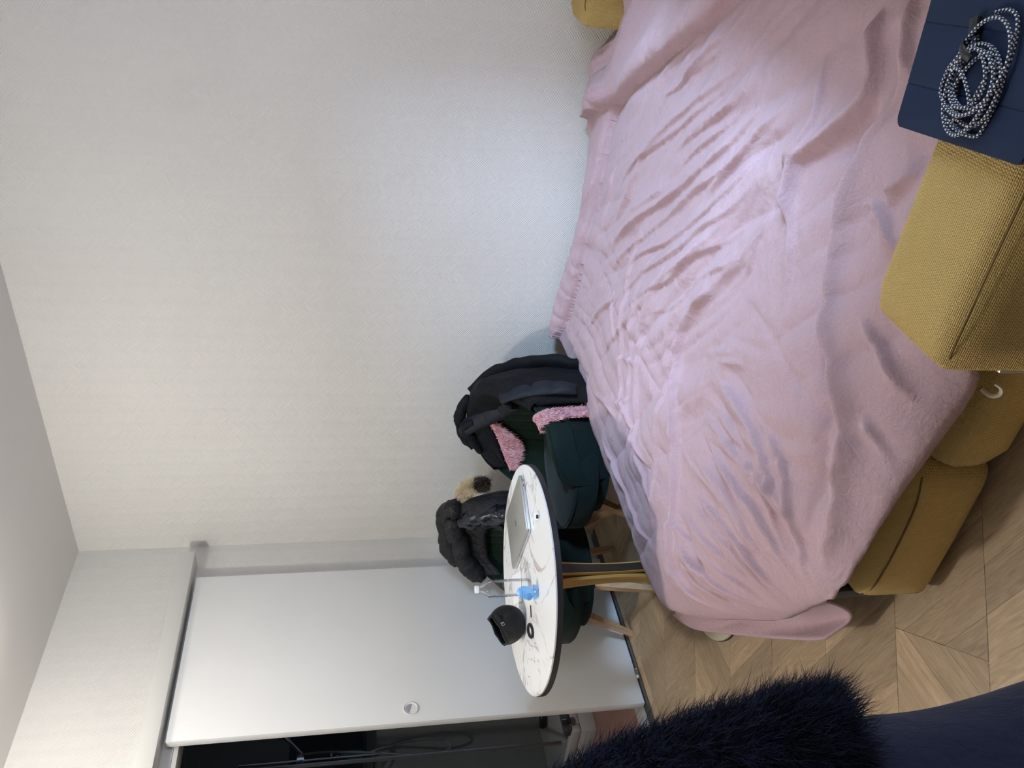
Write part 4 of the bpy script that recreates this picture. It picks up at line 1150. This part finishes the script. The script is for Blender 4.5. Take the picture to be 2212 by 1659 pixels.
# pink fluffy cardigan under it
pk = thing('pink_cardigan', (1.05, -0.42, 0.62), 'pink fluffy cardigan peeking out from under the black jacket on the chair', 'cardigan')
def fluff(G, n, L, nm):
    v, f = grid(chair_world(CH1, G))
    base = obj(nm, (v, f), M_pinkbase, parent=pk, ang=180)
    base.modifiers.new('t', 'SOLIDIFY').thickness = 0.004
    p, nr = sample_tris(v, f, n, rng)
    flip_ = np.sign(np.einsum('ij,ij->i', nr, np.array([0.56, -0.8, 0.3])[None]))[:, None]
    sv_ = strands(p, nr*flip_, L, 0.0027, rng, droop=(0, 0, -0.9), jit=1.5, bend=0.8)
    o = obj(nm+'_pile', sv_, M_pink, parent=base, smooth=False, kind='stuff')
# left front: a pointed corner inside the backrest
TA = np.array([ca(-10, .765, .745), ca(-30, .765, .70), ca(-52, .765, .665), ca(-72, .765, .635)]); TB = np.array([ca(-11, .745, .715), ca(-26, .745, .64), ca(-44, .745, .575), ca(-70, .745, .602)])
ta_, tb_ = smoothpath(TA, 20), smoothpath(TB, 20)
fluff(np.stack([ta_*(1-k)+tb_*k for k in np.linspace(0, 1, 8)], 0), 5200, 0.019, 'left_front')
# right front: strip along the jacket edge, over the arm and down outside it
ra = smoothpath([ca(38, .77, .64), ca(62, .76, .60), ca(80, .765, .585), ca(88, .80, .605), ca(91, .95, .612), ca(90, 1.035, .575), ca(87, 1.03, .48), ca(85, .995, .375)], 40)
rb = smoothpath([ca(42, .755, .615), ca(70, .745, .555), ca(96, .755, .535), ca(103, .80, .580), ca(102, .95, .590), ca(99, 1.03, .545), ca(96, 1.02, .46), ca(93, .985, .365)], 40)
fluff(np.stack([ra*(1-k)+rb*k for k in np.linspace(0, 1, 7)], 0), 8500, 0.016, 'right_front')
for b_ in (ca(98, 1.045, .505), ca(94, 1.045, .405)):
    bw = chair_world(CH1, b_)
    obj('button', tf(lathe([(0.001, 0.006), (0.006, 0.005), (0.0085, 0.001), (0.007, -0.002), (0.001, -0.003)], 16), TRS(tuple(bw+np.array([0.008, -0.006, 0.0])), (PI/2, 0, math.radians(45)))), M_pearl, parent=pk, label='shiny pink button')

# charcoal puffer jacket with a fur-trimmed hood over the other chair
pj = thing('puffer_jacket', (0.44, -0.37, 0.84), 'charcoal puffer jacket with tan fur hood over the chair by the door', 'jacket')
G = drape(-62, 58, 90, I([-62, 0, 58], [0.66, 0.50, 0.52]), I([-62, -40, 0, 40, 58], [0.63, 0.70, 0.725, 0.715, 0.66]),
          I([-62, 0, 30, 58], [1.10, 1.24, 1.24, 1.16]), I([-62, 58], [0.76, 0.76]), 0.060, 5, 0.013, 0.016, 9)
o = obj('body', grid(chair_world(CH2, G)), M_puffer, parent=pj, ang=180)
sm = o.modifiers.new('t', 'SOLIDIFY'); sm.thickness = 0.014; sm.offset = 0
def puffy(path, r, n, rings, seed, flat=(1, 0.8), seg=18):
    p = smoothpath(path, n); t = np.linspace(0, 1, n)
    rr_ = r*(0.95+0.07*np.abs(np.sin(t*PI*rings+0.8*np.sin(t*9)))**0.6)*np.interp(t, [0, 0.06, 0.94, 1], [0.6, 1, 1, 0.6])
    v, f = tube(p, rr_, seg, flat=flat)
    return v+0.007*lump(v*np.array([1, 1, 1.6]), 34, 6, seed)[:, None]+0.004*lump(v, 75, 6, seed+2)[:, None], f
v, f = puffy([ca(20, .92, .905), ca(2, .83, .88), ca(-18, .80, .85), ca(-38, .80, .83), ca(-52, .84, .79), ca(-66, .93, .72)], 0.046, 90, 7, 12)
obj('sleeve', (chair_world(CH2, v), f), M_puffer, parent=pj, ang=180)
v, f = puffy([ca(34, 1.05, .885), ca(12, 1.08, .915), ca(-12, 1.06, .905), ca(-34, 1.04, .88), ca(-50, 1.03, .83)], 0.055, 80, 5, 13)
obj('back_roll', (chair_world(CH2, v), f), M_puffer, parent=pj, ang=180)
v, f = puffy([ca(20, .86, .83), ca(38, .90, .80), ca(52, .96, .745), ca(60, 1.04, .68), ca(64, 1.08, .60)], 0.058, 80, 5, 14)
obj('hood', (chair_world(CH2, v), f), M_gloss, parent=pj, ang=180, label='glossy black padded hood')
fp = smoothpath([ca(26, 1.24, .852), ca(34, 1.34, .838), ca(41, 1.40, .800), ca(46, 1.42, .755)], 60)
fw_ = chair_world(CH2, fp)
def furtube(path, r, n, L, wdt, mat_, nm, parent, droop=(0, 0, -0.4), jit=0.8, bend=0.5):
    v, f = tube(path, r, 10)
    p, nr = sample_tris(v, f, n, rng)
    ctr_ = path[np.argmin(np.linalg.norm(p[:, None]-path[None], axis=-1), 1)]
    nr = p-ctr_; nr /= np.linalg.norm(nr, axis=1)[:, None]
    return obj(nm, strands(p, nr, L, wdt, rng, droop=droop, jit=jit, bend=bend), mat_, parent=parent, smooth=False, kind='stuff')
fb = obj('fur_trim', tube(fw_, 0.022*np.sin(np.linspace(0.5, PI-0.5, 60)), 12), M_furtan, parent=pj, ang=180, label='tan and black fur hood trim')
furtube(fw_[:44], 0.022, 9000, 0.030, 0.0017, M_furtan, 'fur_pile', fb, droop=(0, 0, -0.2))
furtube(fw_[42:], 0.018, 3500, 0.030, 0.0017, M_furdark, 'fur_tips', fb)

# ================================================================== TABLET, CABLE, POUCH on the near arm
A_ = np.array([3.053, -2.227]); B_ = np.array([3.086, -2.486]); ux = (B_-A_)/np.linalg.norm(B_-A_); vx = np.array([-ux[1], ux[0]])
if vx[0] < 0: vx = -vx
TB_Z = 0.5735
Tm = Matrix(((vx[0], ux[0], 0, A_[0]), (vx[1], ux[1], 0, A_[1]), (0, 0, 1, TB_Z), (0, 0, 0, 1)))
tab = thing('tablet', (A_[0]+vx[0]*0.09+ux[0]*0.13, A_[1]+vx[1]*0.09+ux[1]*0.13, TB_Z), 'tablet in a navy folio cover lying across the near sofa arm', 'tablet')
TW, TLn = 0.262, 0.196
outl = [(x+TLn/2, y+TW/2) for x, y in rrect(TLn/2, TW/2, 0.014, 6)]
def orient(vf):
    # the tablet frame is left-handed when vx x ux points down
    return (vf[0], [tuple(reversed(q)) for q in vf[1]]) if (vx[0]*ux[1]-vx[1]*ux[0]) < 0 else vf
obj('back_cover', orient(tf(prism(outl, 0.0, 0.0022, 0.0008), Tm)), M_folio, parent=tab)
obj('tablet_body', orient(tf(prism([(x*0.985+0.0015, y*0.988+0.0015) for x, y in outl], 0.0022, 0.0088), Tm)), M_dark, parent=tab)
cuts = [0.0, 0.060, 0.141, TLn]
for i in range(3):
    q = clip(clip(outl, (1, 0), cuts[i+1]-0.0007), (-1, 0), -(cuts[i]+0.0007))
    obj('cover_panel', orient(tf(prism(q, 0.0092, 0.0122, 0.0009), Tm)), M_folio, parent=tab)
obj('cover_hinge', orient(tf(box(0.012, TLn-0.012, 0.0006, TW-0.0006, 0.0088, 0.0112), Tm)), M_folio, parent=tab, smooth=False)
pouch = thing('white_pouch', (3.24, -2.42, 0.565), 'small white zipped pouch under the corner of the navy tablet', 'pouch')
obj('body', cushion(3.135, 3.36, -2.515, -2.36, 0.5652, 0.5730, 0.0035, 0.0, 8), simple('white_canvas', (0.62, 0.60, 0.56, 1), 0.8, bump=(300, 0.3, 0.001)), parent=pouch)
zp = [(3.128+0.003*math.sin(k*40), -2.515+k*0.155, 0.5685) for k in np.linspace(0, 1, 20)]
obj('zip', tube(smoothpath(zp, 40), 0.0022, 6), M_brass, parent=pouch, label='metal zip along the edge')
# coiled braided cable
def uvtube(path, r, seg=10):
    v, f = tube(path, r, seg, cap=False)
    return v, f
def cable_obj(name, path, r, parent):
    P = np.asarray(path); seg = 12; n = len(P)
    v, f = tube(P, r, seg, cap=False)
    o = obj(name, (v, f), M_braid, parent=parent, ang=180)
    L = np.concatenate([[0], np.cumsum(np.linalg.norm(np.diff(P, axis=0), axis=1))])
    uvl = o.data.uv_layers.new(name='UVMap')
    for poly in o.data.polygons:
        for li in poly.loop_indices:
            vi = o.data.loops[li].vertex_index
            i, j = divmod(vi, seg)
            jj = j
            idx = [o.data.loops[k].vertex_index % seg for k in poly.loop_indices]
            if max(idx)-min(idx) > seg/2 and j == 0: jj = seg
            uvl.data[li].uv = (L[i]/0.0060, jj/seg*1.0)
    return o
TT = TB_Z+0.0122+0.0028
cc = np.array([3.154, -2.357])
cable = thing('braided_cable', (cc[0], cc[1], TT-0.0028), 'coiled black and white braided cable lying on the navy tablet', 'cable')
# coil frame: image-right is towards the camera, image-up is the camera's right
nr_ = np.array([0.571, -0.822]); rt_ = np.array([0.821, 0.571])
def cp_(x, y, lay):   # x: towards the camera, y: to camera right, in metres; lay: layer in the coil
    return (cc[0]+nr_[0]*x+rt_[0]*y, cc[1]+nr_[1]*x+rt_[1]*y, TT+0.0048*lay)
crs = np.random.RandomState(5)
pts = []
turns = 6
for i in range(turns*14):
    a = i/14*2*PI+0.6; k = i/(turns*14)
    rx_ = 0.048+0.010*math.sin(1.7*a/3)+0.007*math.sin(i*0.37); ry_ = 0.038+0.011*math.cos(1.3*a/2.7+1)
    ox, oy = 0.008*math.sin(a*0.31), -0.002+0.010*math.cos(a*0.23+1)
    xx = rx_*math.cos(a); yy = ry_*math.sin(a)
    th = 0.9+0.35*math.sin(k*9)
    pts.append(cp_(ox+xx*math.cos(th)-yy*math.sin(th), oy+xx*math.sin(th)+yy*math.cos(th), 0.25+2.1*k+0.55*(1+math.sin(2*a+k*20))*0.5))
cable_obj('cable', smoothpath(pts, 1300), 0.0026, cable)
loop1 = smoothpath([cp_(-0.020, 0.036, 1.6), cp_(-0.044, 0.030, 0.9), cp_(-0.064, 0.008, 0.1), cp_(-0.056, -0.012, 0.1), cp_(-0.034, -0.026, 1.2), cp_(-0.012, -0.046, 2.6)], 160)
cable_obj('cable', loop1, 0.0023, cable)
loop2 = smoothpath([cp_(-0.040, -0.020, 3.1), cp_(-0.020, -0.040, 3.2), cp_(0.012, -0.046, 3.2), cp_(0.042, -0.028, 2.4), cp_(0.062, 0.004, 1.0), cp_(0.070, 0.044, 0.5), cp_(0.058, 0.062, 0.6), cp_(0.034, 0.070, 0.5)], 200)
cable_obj('cable', loop2, 0.0026, cable)
loop3 = smoothpath([cp_(-0.046, -0.030, 2.4), cp_(-0.030, -0.056, 1.2), cp_(-0.004, -0.072, 0.1), cp_(0.012, -0.066, 0.1), cp_(0.036, -0.038, 0.3), cp_(0.058, -0.006, 1.4), cp_(0.068, 0.030, 1.3)], 200)
cable_obj('cable', loop3, 0.0024, cable)
loop4 = smoothpath([cp_(-0.018, 0.020, 3.7), cp_(-0.004, 0.010, 3.9), cp_(0.006, -0.014, 3.9), cp_(0.010, -0.040, 3.6)], 120)
cable_obj('cable', loop4, 0.0025, cable)
ends = cp_(0.004, 0.066, 0.6)
obj('plug', tf(box(-0.011, 0.011, -0.0075, 0.0075, -0.0035, 0.0055, 0.0025), Matrix(((0.9, -0.44, 0, ends[0]), (0.44, 0.9, 0, ends[1]), (0, 0, 1, ends[2]), (0, 0, 0, 1)))), M_dark, parent=cable, label='dark plug at the end of the cable')
obj('cable_strap', tube(smoothpath([cp_(-0.012, 0.050, 0.2), cp_(-0.006, 0.044, 3.4), cp_(0.004, 0.030, 4.4), cp_(0.010, 0.020, 3.6)], 30), 0.006, 8, flat=(0.35, 1.0)), M_dark, parent=cable)

# ================================================================== COAT beside the camera, on a valet stand
SC_ = np.array([2.555, -3.045])
stand = thing('clothes_stand', (SC_[0], SC_[1], 0), 'wooden clothes stand under the navy coat beside the camera', 'stand')
obj('base', lathe([(0.001, 0.0006), (0.16, 0.0006), (0.165, 0.012), (0.15, 0.025), (0.001, 0.028)], 36, (SC_[0], SC_[1], 0)), M_darkwood, parent=stand)
obj('post', lathe([(0.016, 0.028), (0.014, 0.6), (0.014, 1.19)], 16, (SC_[0], SC_[1], 0)), M_darkwood, parent=stand)
obj('shoulder_bar', tube(smoothpath([(SC_[0]-0.821*0.075, SC_[1]-0.571*0.075, 1.09), (SC_[0], SC_[1], 1.15), (SC_[0]+0.821*0.075, SC_[1]+0.571*0.075, 1.09)], 24), 0.014, 10), M_darkwood, parent=stand)
coat = thing('navy_coat', (SC_[0], SC_[1], 0.9), 'dark navy coat with a shaggy black fur hood trim, hanging in the foreground', 'coat')
fwd = np.array([-0.571, 0.822, 0]); rgt = np.array([0.821, 0.571, 0])
rows = []
zs = np.concatenate([np.linspace(0.22, 1.02, 60), np.linspace(1.035, 1.20, 16)])
for z in zs:
    rl = np.interp(z, [0.22, 0.5, 0.72, 0.82, 0.93, 1.03, 1.12, 1.17, 1.20], [0.250, 0.215, 0.178, 0.169, 0.162, 0.148, 0.110, 0.065, 0.045])
    rd = np.interp(z, [0.22, 0.6, 0.95, 1.05, 1.14, 1.20], [0.19, 0.17, 0.135, 0.11, 0.06, 0.04])
    row = []
    for t in np.linspace(0, 2*PI, 110, endpoint=False):
        k = np.clip((1.06-z)/0.8, 0, 1)
        fo_ = 1+k*(0.05*math.sin(7*t+1.2*math.sin(3*z))+0.03*math.sin(12*t+2+2*z))*(0.4+0.6*abs(math.sin(t)))
        row.append(np.array([SC_[0], SC_[1], z])+rgt*rl*fo_*math.cos(t)+fwd*rd*fo_*math.sin(t))
    rows.append(row)
cvx, cfx = grid(np.array(rows), cv=True)
cvx = cvx+0.006*lump(cvx, 18, 6, 4)[:, None]*np.array([1, 1, 0.3])
o = obj('coat_body', (cvx, cfx), M_navy, parent=coat, ang=180)
sm = o.modifiers.new('t', 'SOLIDIFY'); sm.thickness = 0.006
# hood lying on the shoulders
hp_ = [np.array([2.735, -2.975, 0.955]), np.array([2.715, -2.968, 1.03]), np.array([2.69, -2.97, 1.10]), np.array([2.655, -2.975, 1.17]), np.array([2.60, -2.985, 1.215]), np.array([2.53, -3.00, 1.20]), np.array([2.47, -3.02, 1.12])]
hpath = smoothpath(hp_, 60)
hood = obj('hood_trim', tube(hpath, 0.036*np.interp(np.linspace(0, 1, 60), [0, 0.04, 0.2, 1], [0.55, 0.9, 1.0, 1.0]), 16), M_furnavy, parent=coat, ang=180, label='shaggy blue black fur hood trim')
furtube(hpath, 0.034, 40000, 0.027, 0.0009, M_furnavy, 'fur_pile', hood, droop=(0.02, 0.0, -0.75), jit=1.2, bend=0.8)
tipc = hpath[:8]
furtube(tipc, 0.030, 9000, 0.034, 0.0008, M_furnavy, 'fur_tip', hood, droop=(0.10, 0.05, -0.8), jit=1.0)
v, f = puffy([hp_[2]+np.array([-0.07, -0.03, 0.0]), hp_[3]+np.array([-0.08, -0.05, 0.02]), hp_[4]+np.array([-0.05, -0.09, 0.0]), hp_[5]+np.array([-0.02, -0.10, -0.02])], 0.075, 60, 3, 15)
obj('hood', (v, f), M_navy, parent=coat, ang=180)

# ================================================================== THINGS ON THE FLOOR AND IN THE BATHROOM
tray = thing('shower_tray', (-1.36, -0.17, 0.004), 'white shower tray in the dark bathroom behind the sliding door', 'shower tray')
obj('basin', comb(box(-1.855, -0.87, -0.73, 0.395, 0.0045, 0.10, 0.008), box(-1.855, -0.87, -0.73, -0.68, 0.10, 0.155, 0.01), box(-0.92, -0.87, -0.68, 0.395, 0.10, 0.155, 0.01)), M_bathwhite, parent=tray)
rl_ = obj('sill_rail', box(-0.925, -0.865, -0.72, 0.39, 0.156, 0.196, 0.006), M_greypanel, parent=tray, label='dark rail along the edge')
obj('latch', box(-0.868, -0.845, -0.70, -0.655, 0.15, 0.205, 0.006), M_chrome, parent=rl_)
scn = thing('shower_screen', (-1.4, -0.735, 0.16), 'glass shower screen with a thin metal edge in the bathroom', 'shower screen')
obj('glass', box(-1.85, -1.012, -0.712, -0.706, 0.158, 2.0), M_glass, parent=scn, smooth=False)
obj('edge_profile', box(-1.011, -0.995, -0.718, -0.700, 0.1975, 2.0, 0.002), M_steel, parent=scn)
bx = -1.60
shw = thing('shower_set', (bx, -0.30, 1.35), 'chrome shower rail with hand shower and looped hose in the bathroom', 'shower')
obj('rail', tube([(bx, -0.315, 1.22), (bx, -0.315, 2.08)], 0.010, 12), M_chrome, parent=shw)
for z in (1.25, 2.05): obj('rail_bracket', tube([(-1.859, -0.315, z), (bx, -0.315, z)], 0.012, 10), M_chrome, parent=shw)
hl = obj('holder', box(bx-0.02, bx+0.028, -0.345, -0.265, 1.685, 1.735, 0.006), M_chrome, parent=shw)
hs2 = obj('hand_shower', tube(smoothpath([(bx+0.03, -0.285, 1.705), (bx+0.06, -0.22, 1.775), (bx+0.09, -0.175, 1.83)], 20), np.interp(np.linspace(0, 1, 20), [0, 0.6, 1], [0.012, 0.013, 0.018]), 12), M_chrome, parent=shw)
obj('spray_head', tf(lathe([(0.001, 0.012), (0.03, 0.012), (0.045, 0.002), (0.047, -0.008), (0.001, -0.010)], 20), TRS((bx+0.095, -0.165, 1.835), (0.4, 1.0, 0))), M_chrome, parent=hs2)
hose = [(bx+0.03, -0.29, 1.69), (bx+0.02, -0.283, 1.55), (bx, -0.292, 1.33), (bx, -0.335, 1.05), (bx, -0.352, 0.90), (bx, -0.322, 0.775), (bx, -0.272, 0.79), (bx, -0.238, 0.92), (bx, -0.255, 1.10), (bx, -0.300, 1.28), (bx-0.05, -0.33, 1.22), (-1.859, -0.33, 1.20)]
obj('hose', tube(smoothpath(hose, 140), 0.0075, 8), simple('grey_hose', (0.30, 0.30, 0.30, 1), 0.35, 0.6), parent=shw)
shf = thing('bath_shelf', (-1.78, -0.25, 1.33), 'dark wall shelf niche holding bottles in the bathroom', 'shelf')
obj('back_board', box(-1.859, -1.848, -0.62, 0.10, 1.30, 1.80), M_dark, parent=shf, smooth=False)
obj('shelf_board', box(-1.847, -1.70, -0.62, 0.10, 1.305, 1.325, 0.003), M_dark, parent=shf)
def bottle_(nm, y, mat_, h, r, label):
    t = thing(nm, (-1.765, y, 1.3252), label, 'bottle')
    obj('body', lathe([(0.001, 0.0), (r, 0.0), (r*1.02, 0.01), (r*1.02, h-0.03), (r*0.8, h-0.008), (0.014, h), (0.001, h)], 24, (-1.765, y, 1.3252)), mat_, parent=t)
    obj('pump', comb(lathe([(0.014, h), (0.014, h+0.022), (0.006, h+0.024), (0.006, h+0.05), (0.001, h+0.05)], 14, (-1.765, y, 1.3252)), box(-1.773, -1.757, y-0.008, y+0.034, 1.3252+h+0.045, 1.3252+h+0.058, 0.003)), M_whiteplastic, parent=t, label='white pump head')
    obj('sticker', lathe([(r*1.028, 0.03), (r*1.028, h-0.06)], 24, (-1.765, y, 1.3252)), M_cream if mat_ is M_red else M_bathwhite, parent=t) if False else None
bottle_('soap_bottle', -0.215, M_teal, 0.150, 0.040, 'teal soap bottle with a white pump on the bathroom shelf')
bottle_('shampoo_bottle', -0.375, M_red, 0.160, 0.046, 'red shampoo bottle with a white pump on the bathroom shelf')
sg_ = sell(0.055, 0.028, 28, 2.2)
obj('bath_sponge', tf(prism(sg_, -0.02, 0.02, 0.012, 3), TRS((-1.60, -0.18, 0.131), (0, 0, 0.4))), M_dark, loc=(-1.60, -0.18, 0.1105), label='black oval bath sponge on the white shower tray', cat='sponge')
